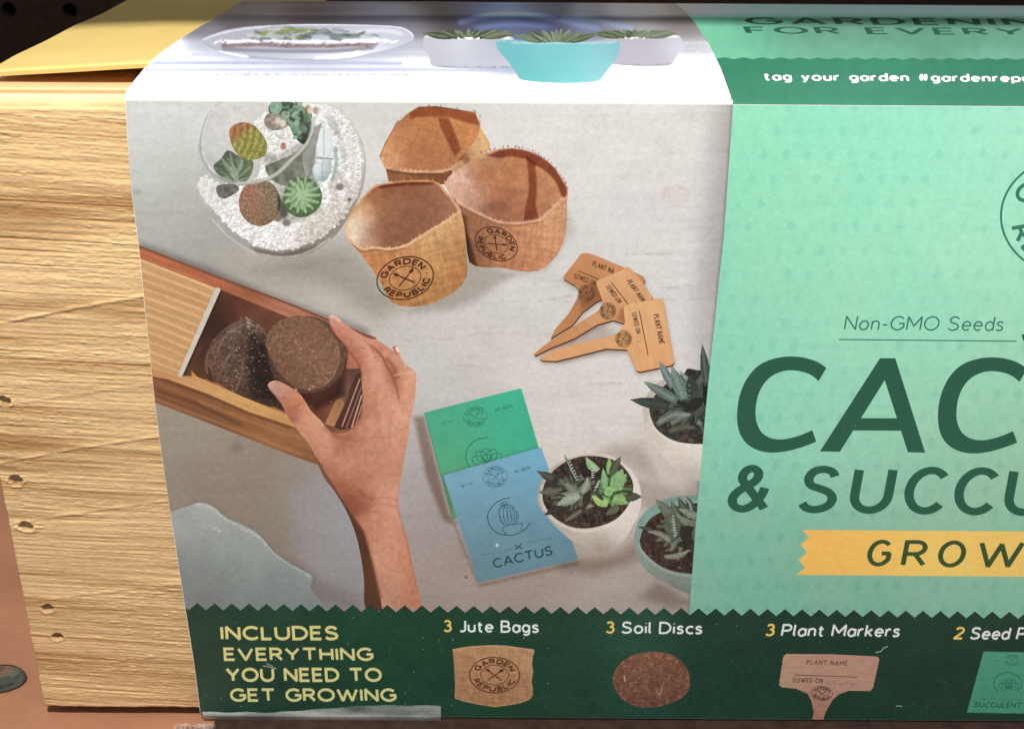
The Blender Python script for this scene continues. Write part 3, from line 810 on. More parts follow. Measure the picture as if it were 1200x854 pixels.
def emblem(art, key, cx, cy, rx, ry, color, ang=0, w=1.0, shear=0.0, full=True):
    """round stamp: two rings, lettering between them, crossed trowel and fork"""
    a = math.radians(ang)
    M = np.array([[math.cos(a), -math.sin(a)], [math.sin(a), math.cos(a)]]) @ np.array([[rx, shear * rx], [0, -ry]])
    c = (cx, cy)
    def tr(L): return np.asarray(L, float) @ M.T + np.array(c)
    u = (rx + ry) / 2 * w
    fs = ribbon_quads(tr(_a(0, 0, 1, 1, 0, 360, 49)), 0.05 * u, True) + ribbon_quads(tr(_a(0, 0, .56, .56, 0, 360, 37)), 0.035 * u, True)
    art.polys(key, fs, color)
    arctext(art, key, 'GARDEN', M, c, 158, 22, .67, .22, .065 * u, color)
    arctext(art, key, 'REPUBLIC', M, c, 200, 340, .89, .22, .065 * u, color, flip=True)
    fs = ribbon_quads(tr([(.28, -.30), (-.16, .14)]), .06 * u, False) + ribbon_quads(tr([(-.28, -.30), (.16, .14)]), .05 * u, False)
    head = np.array([(-.14, .12), (-.20, .30), (-.33, .38), (-.38, .34), (-.32, .20)])
    fs.append(tr(head)); fs.append(tr(head * [-1, 1] + [0.0, 0.0]))
    fs.append(tr(_a(-.78, 0, .035, .035, 0, 330, 8))); fs.append(tr(_a(.78, 0, .035, .035, 0, 330, 8)))
    art.polys(key, fs, color)
def leaf(art, key, base, tip, width, color, sp=1.6, bend=0.0, mid=None, tk=None):
    b = np.array(base, float); t = np.array(tip, float); d = t - b; L = np.hypot(*d); d /= L; n = np.array([-d[1], d[0]])
    prof_ = [(0, .30), (.2, .44), (.45, .5), (.7, .36), (.88, .15), (1, 0)]
    le = [b + d * L * q + n * (width * k + bend * L * math.sin(q * math.pi)) for q, k in prof_]
    ri = [b + d * L * q + n * (-width * k + bend * L * math.sin(q * math.pi)) for q, k in prof_[:-1]]
    art.poly(key, np.array(le + ri[::-1]), color, sp)
    if mid: art.brush(key, [b + d * L * .1 + n * bend * L * .3, b + d * L * .5 + n * bend * L, b + d * L * .92], width * .14, mid, 0.7, 0.6)
def Z(x0, y0, kx, ky=None):
    ky = ky or kx
    return lambda pts: [(x0 + x / kx, y0 + y / ky) for x, y in pts]
def ZG(x0, y0, kx):
    return lambda pts: [(x0 + x / kx, y0 + y / kx, r, g_, b) for x, y, r, g_, b in pts]

# ------------------------------------------------------------------ front of the sleeve
m_print = mat_print('printed_card', 0.42, 0.07, 0.30)
m_jute = mat_print('printed_jute', 0.5, 0.24, 0.22, 2600)
m_soilp = mat_print('printed_soil', 0.5, 0.14, 0.22, 3000)
m_soft = mat_print('printed_picture', 0.42, 0.11, 0.28, 3800)
MATS = {'bagA': m_jute, 'bagB': m_jute, 'bagC': m_jute, 'sbag': m_jute, 'disc': m_soilp, 'sdisc': m_soilp, 'bowl': m_soft, 'potA': m_soft, 'potB': m_soft, 'potC': m_soft, 'hand': m_soft, 'crate': m_soft, 'photo': m_soft, 'cuff': m_soft}
A = Art(front, E_front, m_print, None)
def foldy(x): return np.interp(x, [0, 1600], project([[-0.1, YF, ZFOLD], [0.2, YF, ZFOLD]])[:, 1] + (np.array([0, 1600]) - project([[-0.1, YF, ZFOLD], [0.2, YF, ZFOLD]])[:, 0]) * (np.diff(project([[-0.1, YF, ZFOLD], [0.2, YF, ZFOLD]])[:, 1])[0] / np.diff(project([[-0.1, YF, ZFOLD], [0.2, YF, ZFOLD]])[:, 0])[0]))
def boty(x):
    q = project([[-0.1, YF, SLBOT], [0.2, YF, SLBOT]]); return q[0, 1] + (x - q[0, 0]) * (q[1, 1] - q[0, 1]) / (q[1, 0] - q[0, 0])
XEND = 1492
_le = [(p[0] + 0.6, p[1]) for p in cat(EDGE_F, 4, False)]
_yt = float(foldy(147)) + 0.7
A.clip = np.array([(_le[0][0], _yt)] + [p for p in _le if _yt < p[1] < boty(235) - 1.4] + [(235.2, boty(235) - 1.9), (XEND, boty(XEND) - 1.9), (XEND, float(foldy(XEND)) + 0.7)])
print('fold', foldy(147), foldy(859), 'bot', boty(235), boty(1200))
for k, nm, par, lb in [
    ('photo', 'printed_photo', None, 'printed photograph of potting things on a pale wooden table'),
    ('green', 'printed_green_panel', None, 'mint green panel with a faint damask pattern'),
    ('band', 'printed_dark_band', None, 'dark green band with a zigzag upper edge'),
    ('bowl', 'printed_glass_bowl', 'photo', 'round glass bowl of cacti and white pebbles'),
    ('bagA', 'printed_jute_bag', 'photo', 'rear jute bag of the three'), ('bagC', 'printed_jute_bag', 'photo', 'right jute bag with shade inside'),
    ('bagB', 'printed_jute_bag', 'photo', 'front left jute bag with its round stamp facing'),
    ('mkA', 'printed_plant_marker', 'photo', 'rearmost plant marker'), ('mkB', 'printed_plant_marker', 'photo', 'middle plant marker'), ('mkC', 'printed_plant_marker', 'photo', 'front plant marker'),
    ('crate', 'printed_wooden_box', 'photo', None), ('disc', 'printed_soil_disc', 'photo', None), ('cuff', 'printed_shirt', 'photo', None), ('hand', 'printed_hand', 'photo', None),
    ('pkG', 'printed_seed_packet', 'photo', 'green seed packet behind'), ('pkB', 'printed_seed_packet', 'photo', 'blue cactus seed packet in front'),
    ('potB', 'printed_plant_pot', 'photo', 'pale pot of striped haworthia cut by the green panel'), ('potA', 'printed_plant_pot', 'photo', 'white pot with dark and light green succulents'), ('potC', 'printed_plant_pot', 'photo', 'grey green pot at the lower right'),
    ('t_non', 'printed_lettering', 'green', 'thin italic line of small lettering'), ('t_cactus', 'printed_lettering', 'green', 'largest italic capitals'), ('t_succ', 'printed_lettering', 'green', 'second line of italic capitals'),
    ('seal', 'printed_round_seal', 'green', None), ('banner', 'printed_yellow_banner', 'green', None), ('t_grow', 'printed_lettering', 'green', 'capitals on the yellow banner'),
    ('t_inc', 'printed_lettering', 'band', 'yellow capitals in four lines'), ('t_jute', 'printed_lettering', 'band', 'caption above the small jute bag'), ('t_soil', 'printed_lettering', 'band', 'caption above the small soil disc'),
    ('t_mark', 'printed_lettering', 'band', 'caption above the small plant marker'), ('t_seed', 'printed_lettering', 'band', 'caption above the small seed packet'),
    ('sbag', 'printed_jute_bag', 'band', 'small stamped jute bag'), ('sdisc', 'printed_soil_disc', 'band', None), ('smark', 'printed_plant_marker', 'band', None), ('spack', 'printed_seed_packet', 'band', None)]:
    A.pic(k, nm, par, lb, MATS.get(k))

def ztop(x): return 706.2 + (x - 231.3) * (712.6 - 706.2) / 627.7 + (x > 859) * (x - 859) * 0.0013
def zigzag():
    out = []; x = 231.3 - 20.25
    while x < XEND:
        out.append((x, ztop(x))); out.append((x + 10.1, ztop(x) + 8.4)); x += 20.25
    return out
ledge = [(p[0] + 0.7, p[1]) for p in cat(EDGE_F, 4, False)]
ZZ = zigzag()
bot_y = lambda x: boty(x) + 4
# --- photo backdrop
backdrop = gm([(160, 140, 214, 217, 214), (170, 200, 193, 196, 192), (175, 270, 173, 175, 169), (230, 300, 163, 160, 152), (200, 225, 185, 186, 180), (330, 325, 163, 159, 150), (420, 330, 180, 175, 167), (400, 380, 185, 181, 174), (450, 390, 192, 189, 181),
    (440, 150, 212, 212, 208), (600, 140, 220, 218, 214), (700, 150, 222, 220, 216), (770, 160, 223, 221, 217), (700, 230, 216, 214, 211), (780, 240, 216, 213, 211), (810, 330, 209, 205, 203), (600, 350, 204, 201, 197), (520, 390, 198, 194, 189), (560, 440, 197, 191, 185), (640, 450, 209, 204, 199), (720, 470, 213, 208, 203),
    (500, 430, 194, 192, 189), (490, 520, 180, 174, 172), (500, 600, 158, 146, 144), (520, 680, 154, 136, 126), (600, 705, 156, 138, 128), (700, 690, 166, 150, 140), (770, 700, 156, 142, 133), (700, 500, 208, 201, 195), (750, 570, 192, 182, 174), (720, 660, 166, 150, 139), (640, 490, 204, 196, 189),
    (200, 500, 145, 134, 121), (200, 570, 139, 127, 114), (280, 540, 141, 128, 115), (330, 600, 133, 119, 107), (260, 590, 133, 120, 108), (370, 560, 147, 137, 128), (395, 600, 159, 157, 160), (380, 650, 149, 141, 139), (410, 700, 145, 141, 143), (350, 650, 135, 121, 109), (395, 685, 135, 123, 115), (220, 470, 157, 147, 133)], 3.0, 14)
def table(P, C=None):
    c = backdrop(P)
    g_ = fbm(P[:, 0] / 90, (P[:, 1] + 0.04 * P[:, 0]) / 5.0, 3, 3) - .5
    g2 = fbm(P[:, 0] / 30, P[:, 1] / 22, 2, 8) - .5
    pl = sum(np.exp(-((P[:, 1] + 0.02 * P[:, 0] - y) / 1.2) ** 2) * (0.4 + 0.6 * vn(P[:, 0] / 40, P[:, 0] * 0 + y, 4)) for y in (366, 512, 150))
    e = sstep(815, 860, P[:, 0] + (P[:, 1] - 121) * 0.083) * 40
    return c * (1 + 0.045 * g_ + 0.05 * g2 - 0.035 * pl)[:, None] - e[:, None] * sstep(700, 300, P[:, 1])[:, None]
photo_poly = ledge + [(858, 700)]
PB = [(859, 122.6), (856.5, 160), (852, 225), (848, 280), (843, 325), (838.5, 370), (833, 420), (827, 480), (821, 550), (815, 620), (809, 700), (807.5, 725)]
A.poly('photo', [(140, 110), (140, 300), (150, 500), (200, 840)] + [(e, bot_y(e)) for e in (500, 800)] + PB[::-1] + [(859, 112)], table, 3.0)
# knots and marks in the table top
A.blob('photo', 792, 229, 16, 11, (210, 206, 197), .6, .5)
A.brush('photo', ell(792, 229, 15, 11, 5, 24), 1.0, (192, 187, 173), .45, .7)
A.brush('photo', [(630, 352), (700, 343), (800, 336), (835, 330)], .8, (172, 166, 160), .5); A.brush('photo', [(640, 392), (690, 386)], .8, (180, 174, 168), .4)
A.blob('photo', 278, 524, 6, 5, (104, 92, 86), .45, .7); A.blob('photo', 160, 225, 5, 4, (165, 166, 164), .8, .6)
for x0_, y0_, l_ in ((640, 330, 60), (470, 400, 60), (700, 300, 90), (580, 620, 40), (690, 450, 80), (520, 430, 50), (180, 250, 50)):
    A.brush('photo', [(x0_, y0_), (x0_ + l_, y0_ - 3)], .7, (150, 144, 138), .28)
# soft shadows within the printed picture
A.soft_poly('photo', [(400, 285), (432, 305), (470, 360), (440, 372), (380, 330), (300, 318), (350, 300)], (196, 190, 182), .6, 16)
A.soft_poly('photo', [(540, 290), (600, 322), (560, 350), (530, 362), (480, 366), (520, 330)], (175, 165, 155), .6, 9)
A.soft_poly('photo', [(660, 230), (672, 270), (640, 316), (590, 326), (640, 290)], (200, 194, 188), .6, 8)
A.soft_poly('photo', [(160, 292), (250, 330), (330, 365), (435, 398), (430, 385), (330, 350), (250, 315), (165, 284)], (140, 135, 132), .6, 6)
A.soft_poly('photo', [(485, 488), (497, 487), (525, 600), (534, 615), (520, 610), (500, 560)], (172, 148, 132), .8, 4)
A.soft_poly('photo', [(640, 650), (690, 655), (720, 650), (765, 620), (770, 650), (700, 672), (660, 670)], (176, 164, 156), .6, 9)
A.soft_poly('photo', [(750, 560), (800, 575), (822, 560), (815, 590), (770, 600), (740, 590)], (186, 176, 168), .5, 9)
A.soft_poly('photo', [(752, 520), (770, 560), (735, 545), (700, 530), (720, 522)], (196, 188, 182), .6, 9)
A.soft_poly('photo', [(770, 680), (800, 700), (815, 705), (790, 712), (750, 700)], (170, 155, 145), .6, 8)
A.soft_poly('photo', [(690, 375), (640, 412), (660, 424), (700, 415), (742, 412), (735, 395)], (196, 188, 182), .7, 7)
# gloss on the card beside the wrist, painted in as a pale soft patch
TL = Z(180, 500, 3.529)
A.soft_poly('photo', TL([(570, 270), (640, 235), (720, 214), (800, 262), (900, 420), (900, 745), (700, 742), (640, 640), (600, 520)]), (146, 141, 143), .55, 16, False)
A.soft_poly('photo', TL([(560, 560), (700, 640), (860, 700), (870, 760), (640, 750)]), (196, 184, 178), .6, 14)

# --- shirt
A.poly('cuff', [(198, 600)] + list(cat(TL([(78, 350), (120, 335), (180, 315), (220, 318), (260, 340), (300, 375), (380, 410), (440, 450), (500, 520), (580, 575), (655, 615), (650, 665), (690, 720), (722, 752)]), 5, False)) + [(384, 730), (210, 730)],
       noisy(gm([(205, 610, 164, 170, 165), (235, 592, 172, 180, 174), (215, 606, 128, 138, 134), (260, 640, 148, 157, 153), (300, 640, 152, 160, 156), (350, 680, 138, 150, 150), (240, 690, 116, 122, 122), (300, 700, 116, 124, 126), (360, 705, 118, 126, 128)], 3, 6), .05, 20), 3.0)
A.brush('cuff', TL([(180, 318), (225, 324), (300, 382), (440, 456), (510, 530), (650, 620)]), 1.2, (186, 200, 196), .6, .8)
for x_, y_, x2_, y2_ in ((250, 619, 258, 622),):
    A.brush('cuff', [(x_, y_), (x2_, y2_)], .8, (200, 205, 205), .8)
A.brush('photo', TL([(140, 345), (180, 318), (225, 322), (300, 382), (440, 456), (510, 530), (655, 622)]), 5, (100, 90, 82), .25, .9)

SPN = []
# --- the printed glass bowl
T1 = Z(220, 100, 4.068); S1 = ZG(220, 100, 4.068); T5 = Z(230, 110, 6.0); S5 = ZG(230, 110, 6.0)
bowl_out = cat(T1([(150, 80), (95, 140), (62, 230), (44, 340), (40, 430), (60, 540), (115, 640), (200, 730), (300, 795), (400, 824), (480, 827), (570, 806), (680, 740), (760, 640), (825, 520), (848, 420), (845, 320), (820, 240), (780, 165), (725, 105), (695, 82)]), 5, False)
def pebbles(P, C=None):
    x, y = P[:, 0], P[:, 1]
    d1, d2, cid = voro(x / 4.6 + .5 * vn(x / 3, y / 3, 2), y / 3.9 + .5 * vn(x / 3, y / 3, 5), 7)
    n = vn(x / 2.6, y / 2.2, 3); b = fbm(x / 16, y / 14, 2, 3)
    v = 228 + 30 * cid + 26 * (n - .5) - 34 * sstep(.45, .8, d1) * (b + .4)
    v = v - 45 * sstep(.84, .95, vn(x / 4.2 + 9, y / 3.6, 21)) * b * 1.4
    v = np.clip(v, 90, 250)
    return np.stack([v, v * 0.998, v * 0.985], 1)
A.poly('bowl', bowl_out, noisy(gm(S1([(60, 350, 186, 188, 184), (150, 250, 210, 211, 207), (200, 150, 214, 214, 210), (480, 810, 150, 145, 136), (250, 760, 162, 158, 150), (700, 700, 150, 138, 122), (800, 550, 165, 150, 135), (830, 350, 196, 196, 190), (760, 160, 212, 212, 210), (400, 400, 200, 200, 195)]), 3, 4), .05, 8), 1.7)
A.poly('bowl', T1([(46, 470), (90, 440), (150, 480), (240, 480), (330, 440), (350, 330), (330, 240), (300, 190), (330, 165), (400, 130), (480, 90), (600, 90), (700, 110), (775, 190), (815, 280), (828, 400), (815, 510), (745, 620), (660, 705), (560, 760), (450, 785), (340, 765), (230, 700), (130, 600), (70, 530)]), pebbles, 1.5, 3)
_pr = random.Random(12)
_reg = np.array(cat(T1([(46, 455), (90, 430), (150, 462), (240, 470), (330, 435), (350, 330), (330, 240), (300, 180), (330, 150), (400, 120), (480, 90), (600, 90), (700, 110), (775, 190), (818, 280), (832, 400), (818, 510), (748, 625), (662, 710), (560, 765), (450, 792), (340, 772), (228, 706), (126, 604), (64, 530)]), 4))
_st = {}
_cand = [(_pr.uniform(230, 426), _pr.uniform(120, 298)) for _ in range(2600)]
_in = inpoly(np.array(_cand), _reg); _nst = 0
for (x_, y_), ok_ in zip(_cand, _in):
    if not ok_: continue
    r_ = _pr.uniform(1.3, 2.9); a0_ = _pr.random() * 6; tone_ = _pr.choice([0, 0, 1, 1, 1, 2, 2, 2, 3, 3, 4, 5] if x_ < 385 else [0, 1, 1, 2, 2, 5, 5, 4])
    pts_ = [(x_ + r_ * _pr.uniform(.75, 1.2) * math.cos(a0_ + k * 1.05), y_ + r_ * .85 * _pr.uniform(.75, 1.2) * math.sin(a0_ + k * 1.05)) for k in range(6)]
    _st.setdefault((_nst // 180), []).append((pts_, tone_)); _nst += 1
for k_ in sorted(_st):
    A.polys('bowl', [[(x + .5, y + .7) for x, y in p] for p, _ in _st[k_]], (186, 184, 180))
    for t_, c_ in enumerate([(250, 249, 247), (242, 241, 238), (234, 233, 231), (224, 224, 222), (206, 205, 202), (214, 206, 194)]):
        A.polys('bowl', [p for p, q in _st[k_] if q == t_], c_)
A.blob('bowl', 240, 225, 14, 18, (200, 200, 198), .35, .6); A.soft_poly('bowl', T1([(560, 640), (760, 540), (840, 420), (800, 600), (650, 760), (480, 800)]), (205, 192, 176), .5, 14)
A.soft_poly('bowl', T1([(300, 770), (450, 800), (620, 760), (600, 800), (460, 826), (330, 805)]), (165, 158, 148), .8, 2.5)
A.brush('bowl', T1([(118, 640), (200, 728), (300, 790), (400, 815), (480, 818), (570, 797), (680, 732)]), 1.2, (214, 212, 205), .6, .6, 1)
A.brush('bowl', T1([(825, 240), (846, 330), (847, 430), (815, 530)]), .9, (160, 158, 152), .6, .6, 1)
# dark soil gaps, stones and plants
A.poly('bowl', T1([(385, 100), (430, 78), (470, 74), (520, 90), (560, 110), (590, 170), (590, 230), (560, 280), (530, 270), (500, 230), (480, 190), (440, 160), (400, 150)]), noisy((66, 76, 60), .3, 5, 3), 1.5, 3)
A.poly('bowl', T1([(365, 160), (390, 135), (440, 138), (480, 150), (480, 190), (450, 210), (400, 215), (370, 195)]), noisy((150, 138, 122), .3, 4, 4), 1.5, 3)
for cx, cy, rx, ry, an, c in [(420, 105, 30, 34, 10, (128, 168, 140)), (465, 95, 22, 18, 0, (92, 120, 96)), (530, 118, 34, 22, 30, (122, 160, 134)), (510, 180, 22, 36, 20, (120, 160, 132)), (545, 205, 20, 30, -20, (90, 118, 92)), (470, 130, 20, 14, 0, (70, 84, 64)), (575, 150, 18, 26, 10, (104, 138, 112)), (515, 210, 20, 24, 30, (112, 150, 124)), (555, 250, 16, 24, 0, (60, 62, 46))]:
    q = T1([(cx, cy)])[0]
    A.poly('bowl', ell(q[0], q[1], rx / 4.07, ry / 4.07, an, 18), noisy(c, .18, 3, int(cx)), 1.5)
_jr = random.Random(5)
for _ in range(34):
    a_, q_ = _jr.uniform(0, 6.28), _jr.random() ** .6
    x_, y_ = 338 + 17 * q_ * math.cos(a_) + (4 if q_ > .5 else 0), 131 + 13 * q_ * math.sin(a_)
    if _jr.random() < .35: x_, y_ = 351 + _jr.uniform(-8, 9), 148 + _jr.uniform(-10, 14)
    if y_ < 119.5: continue
    A.poly('bowl', ell(x_, y_, _jr.uniform(2.4, 4.6), _jr.uniform(1.8, 3.2), _jr.uniform(0, 180), 12), _jr.choice([(124, 160, 134), (100, 136, 108), (142, 176, 152), (84, 112, 84), (112, 146, 116), (66, 88, 62)]))
for cx, cy, c in [(575, 115, (150, 96, 66)), (612, 120, (160, 120, 96)), (455, 290, (172, 112, 88)), (585, 120, (226, 214, 198)), (455, 182, (226, 216, 200)), (430, 170, (216, 206, 190))]:
    q = T1([(cx, cy)])[0]; A.blob('bowl', q[0], q[1], 3.6, 4.2, c, .9, .4)
def cactus1(P, C=None):
    x = P[:, 0] - 290; y = P[:, 1] - 166
    k = sstep(-4, -20, x * .7 + y * 1.0); base = np.array([150, 146, 62.0]) + (np.array([168, 112, 62]) - np.array([150, 146, 62])) * k[:, None]
    rib = np.sin((x + y * 0.28) * .8 + y * y * 0.006) * .6; sp = vn(P[:, 0] / 1.6, P[:, 1] / 1.6, 4)
    return base * (0.80 + 0.17 * rib + 0.34 * sp)[:, None]
A.poly('bowl', T1([(122, 385), (160, 350), (190, 310), (250, 340), (310, 360), (305, 420), (270, 455), (210, 462), (150, 430)]), noisy(gm(S1([(190, 400, 96, 116, 92), (150, 390, 74, 90, 66), (230, 420, 128, 148, 122), (270, 410, 92, 108, 72)])), .35, 4), 1.5, 3)
for _b, _t, _c in (((220, 440), (124, 392), (84, 104, 78)), ((220, 430), (160, 345), (104, 124, 98)), ((230, 430), (200, 318), (78, 96, 70)), ((235, 435), (262, 350), (116, 136, 106)), ((240, 440), (305, 385), (92, 112, 80)), ((225, 455), (150, 440), (120, 140, 116)), ((240, 455), (295, 440), (80, 98, 72)), ((225, 450), (205, 385), (140, 160, 134))):
    leaf(A, 'bowl', T1([_b])[0], T1([_t])[0], 8, noisy(_c, .2, 3), 1.4, 0, (150, 168, 146))
rnd_ = random.Random(77)
for cx, cy, rx, ry, n_, c_ in ((291, 166, 20, 22, 46, (206, 196, 120)), (304, 237.6, 23, 26, 60, (206, 180, 150))):
    for _ in range(n_):
        a_ = rnd_.uniform(0, 6.28); q_ = rnd_.uniform(.35, 1); x_, y_ = cx + rx * q_ * math.cos(a_), cy + ry * q_ * math.sin(a_)
        SPN.append(([(x_, y_), (x_ + rnd_.uniform(-1, 3) * math.cos(a_), y_ + rnd_.uniform(-1, 3) * math.sin(a_) - .6)], c_))
A.brush('bowl', T1([(190, 350), (230, 400), (240, 450)]), .9, (150, 170, 140), .8); A.brush('bowl', T1([(140, 400), (190, 420), (215, 450)]), .9, (64, 80, 58), .8)
A.poly('bowl', T1([(200, 210), (235, 182), (275, 178), (320, 195), (360, 240), (380, 290), (365, 335), (320, 355), (270, 350), (225, 315), (202, 260)]), cactus1, 1.4, 4)
A.soft_poly('bowl', T1([(340, 320), (430, 330), (560, 260), (600, 200), (610, 440), (640, 600), (480, 660), (440, 620), (420, 500)]), (150, 150, 136), .55, 5)
A.poly('bowl', T1([(370, 390), (430, 360), (500, 330), (560, 290), (600, 320), (600, 400), (560, 455), (470, 480), (400, 450)]), noisy((112, 116, 98), .28, 6, 6), 1.5, 3)
A.poly('bowl', T1([(140, 480), (220, 470), (245, 500), (180, 540), (145, 525)]), noisy((104, 104, 96), .3, 4, 6), 1.5, 3)
def cactus2(P, C=None):
    x = P[:, 0] - 304; y = P[:, 1] - 237.6
    base = gm([(290, 228, 172, 112, 86), (300, 235, 176, 120, 98), (318, 240, 140, 122, 94), (320, 225, 132, 112, 84), (305, 258, 146, 110, 76), (286, 250, 160, 116, 80)], 3, 3)(P)
    a = np.arctan2(y, x); r = np.hypot(x, y)
    d1, d2, _ = voro(a * 5.0, r / 3.4, 3)
    return base * (0.86 + 0.24 * (1 - sstep(.1, .5, d1)))[:, None]
A.poly('bowl', ell(304.3, 237.6, 24.5, 27.5, 0, 40), cactus2, 1.4)
def cactus3(P, C=None):
    x = P[:, 0] - 353.5; y = P[:, 1] - 228.5; r = np.hypot(x, y) + 1e-3; a = np.arctan2(y, x)
    v = np.sin(a * 8 + r * .55) * np.sin(r * 1.05 - .6)
    c = np.array([88, 128, 72.0]) + (np.array([166, 200, 146]) - np.array([88, 128, 72])) * (sstep(.0, .9, v) * .75 + .35 * np.exp(-(r / 6) ** 2))[:, None]
    return c * (1 - .25 * sstep(10, 22, r) * (np.sin(a - .3) * .4 + .7))[:, None]
A.poly('bowl', T1([(455, 520), (480, 475), (530, 445), (590, 448), (630, 490), (640, 540), (620, 590), (570, 625), (520, 628), (475, 600), (455, 560)]), noisy((78, 108, 64), .2, 4), 1.4, 4)
for n_, r_, w_, cs_ in ((14, 23, 9.5, [(96, 134, 84), (84, 120, 72), (112, 150, 98)]), (12, 17.5, 8.5, [(118, 156, 102), (104, 144, 90)]), (9, 12, 7, [(134, 170, 118), (120, 160, 106)]), (6, 7, 5.5, [(156, 190, 142), (142, 180, 128)])):
    for k_ in range(n_):
        a_ = 2 * math.pi * (k_ + .5 * (n_ % 3)) / n_
        leaf(A, 'bowl', (353.5, 228.5), (353.5 + r_ * math.cos(a_), 228.5 + r_ * .97 * math.sin(a_)), w_, noisy(cs_[k_ % len(cs_)], .14, 3, k_ + n_), 1.5, .05, (176, 204, 160))
for l_, c_ in SPN: A.ribbon('bowl', [l_], .45, c_)
A.soft_poly('bowl', T1([(430, 520), (455, 560), (480, 610), (460, 640), (430, 620)]), (90, 84, 74), .8, 2)
for cx, cy, r_, c in [(470, 655, 5, (112, 108, 100)), (430, 635, 5, (120, 100, 84)), (725, 485, 5, (128, 118, 108)), (770, 545, 2.5, (112, 92, 80)), (710, 225, 3, (160, 160, 160)), (160, 520, 4, (110, 112, 108))]:
    q = T1([(cx, cy)])[0]; A.blob('bowl', q[0], q[1], r_, r_ * .8, c, .9, .4)
A.poly('bowl', T1([(600, 200), (640, 180), (610, 300), (600, 420), (560, 440), (545, 330), (590, 260)]), noisy((150, 152, 144), .15, 6, 2), 1.6)
A.poly('bowl', T1([(632, 215), (662, 198), (692, 232), (686, 300), (680, 345), (618, 330), (620, 265)]), gm(S1([(650, 220, 222, 230, 230), (640, 300, 232, 240, 242), (680, 320, 206, 216, 216)])), 1.8, 3)
A.poly('bowl', T1([(604, 378), (640, 368), (684, 360), (676, 425), (652, 458), (606, 448), (594, 410)]), gm(S1([(620, 400, 226, 236, 240), (650, 390, 206, 220, 224), (680, 400, 156, 178, 178), (660, 450, 146, 168, 168)])), 1.6, 3)
A.brush('bowl', T1([(650, 205), (648, 340)]), .5, (150, 166, 166), .7); A.brush('bowl', T1([(640, 370), (642, 450)]), .6, (140, 158, 160), .7)
for _q, _c in (([(700, 180), (730, 260), (745, 350)], (176, 182, 178)), ([(670, 150), (700, 200)], (170, 180, 178)), ([(600, 300), (585, 400), (600, 470)], (120, 128, 112)), ([(700, 440), (690, 500), (720, 560)], (176, 172, 160)), ([(760, 230), (790, 330), (790, 430)], (206, 206, 202)), ([(720, 420), (760, 470), (770, 520)], (180, 172, 160)), ([(590, 180), (600, 260), (570, 330)], (150, 158, 152))): A.brush('bowl', T1(_q), 3.2, _c, .45, .9, 1)
A.brush('bowl', T1([(705, 300), (708, 390), (690, 450)]), 2.0, (128, 160, 156), .7, .7); A.brush('bowl', T1([(612, 345), (690, 352)]), .9, (112, 140, 144), .8)
A.brush('bowl', T1([(150, 80), (95, 140), (66, 225), (62, 300), (80, 370), (128, 428), (180, 456), (240, 468)]), 1.7, (158, 160, 157), .75, .5, 1)
A.brush('bowl', T1([(240, 468), (330, 460), (420, 425), (500, 350), (560, 290), (590, 225), (600, 160)]), 2.1, (196, 197, 184), .85, .4, 1)
A.brush('bowl', T1([(245, 476), (335, 468), (428, 432), (508, 358), (568, 296), (600, 228)]), .9, (120, 120, 106), .6, .5, 1)
A.brush('bowl', T1([(150, 84), (102, 142), (74, 225), (70, 300), (88, 368), (134, 424)]), .7, (226, 227, 224), .8, .5, 1)
A.blob('bowl', 379, 132, 9, 9, (232, 233, 233), .5, .6)

# --- jute bags
T2 = Z(390, 110, 3.286); T7 = Z(400, 200, 5.3375); S7 = ZG(400, 200, 5.3375); T8 = Z(520, 160, 5.025); S8 = ZG(520, 160, 5.025); S2 = ZG(390, 110, 3.286)
def fray(key, pts, color, n=60, seed=1):
    rr = random.Random(seed); P = cat(pts, 8, False)
    for _ in range(n):
        i = rr.randrange(len(P)); p = P[i]
        q = (p[0] + rr.uniform(-2, 2), p[1] - rr.uniform(0, 3.5))
        A.ribbon(key, [[tuple(p), q]], .5, color)
A.poly('bagA', T2([(205, 292), (182, 250), (180, 240), (200, 190), (240, 120), (290, 75), (330, 50), (400, 48), (480, 60), (550, 72), (570, 128), (602, 185), (608, 215), (540, 245), (500, 310), (440, 350), (330, 345), (215, 338)]),
       weave(gm(S2([(200, 310, 158, 96, 56), (300, 320, 150, 92, 58), (420, 320, 136, 80, 48), (590, 200, 238, 184, 124), (570, 160, 236, 180, 122), (560, 220, 234, 184, 130)])), .12), 1.6)
A.poly('bagA', T2([(186, 243), (205, 192), (245, 122), (295, 78), (335, 55), (400, 53), (480, 65), (545, 77), (566, 128), (545, 185), (495, 240), (465, 285), (400, 299), (300, 298), (235, 288), (203, 282)]),
       weave(gm(S2([(200, 240, 228, 160, 106), (225, 180, 222, 150, 96), (240, 240, 214, 156, 112), (290, 170, 200, 128, 78), (350, 120, 206, 130, 76), (290, 240, 190, 118, 72), (380, 220, 194, 120, 72), (420, 270, 190, 120, 76), (520, 150, 214, 138, 80), (480, 110, 212, 136, 80), (500, 190, 206, 130, 76), (300, 100, 196, 120, 72)])), .08, 20, 4), 1.5, 3)
A.soft_poly('bagA', T2([(292, 76), (335, 52), (400, 50), (480, 62), (550, 74), (566, 122), (520, 112), (450, 92), (380, 88), (320, 92), (300, 100)]), (196, 152, 138), .95, 1.5)
A.soft_poly('bagA', T2([(405, 92), (448, 96), (470, 150), (494, 215), (470, 245), (440, 180), (415, 130)]), (190, 148, 132), .95, 1.5)
A.brush('bagA', T2([(184, 248), (203, 286), (300, 300), (400, 301), (462, 288)]), 1.5, (238, 182, 138), .9, .4, 1); A.brush('bagA', T2([(203, 292), (300, 308), (400, 309)]), 1.2, (110, 62, 36), .7)
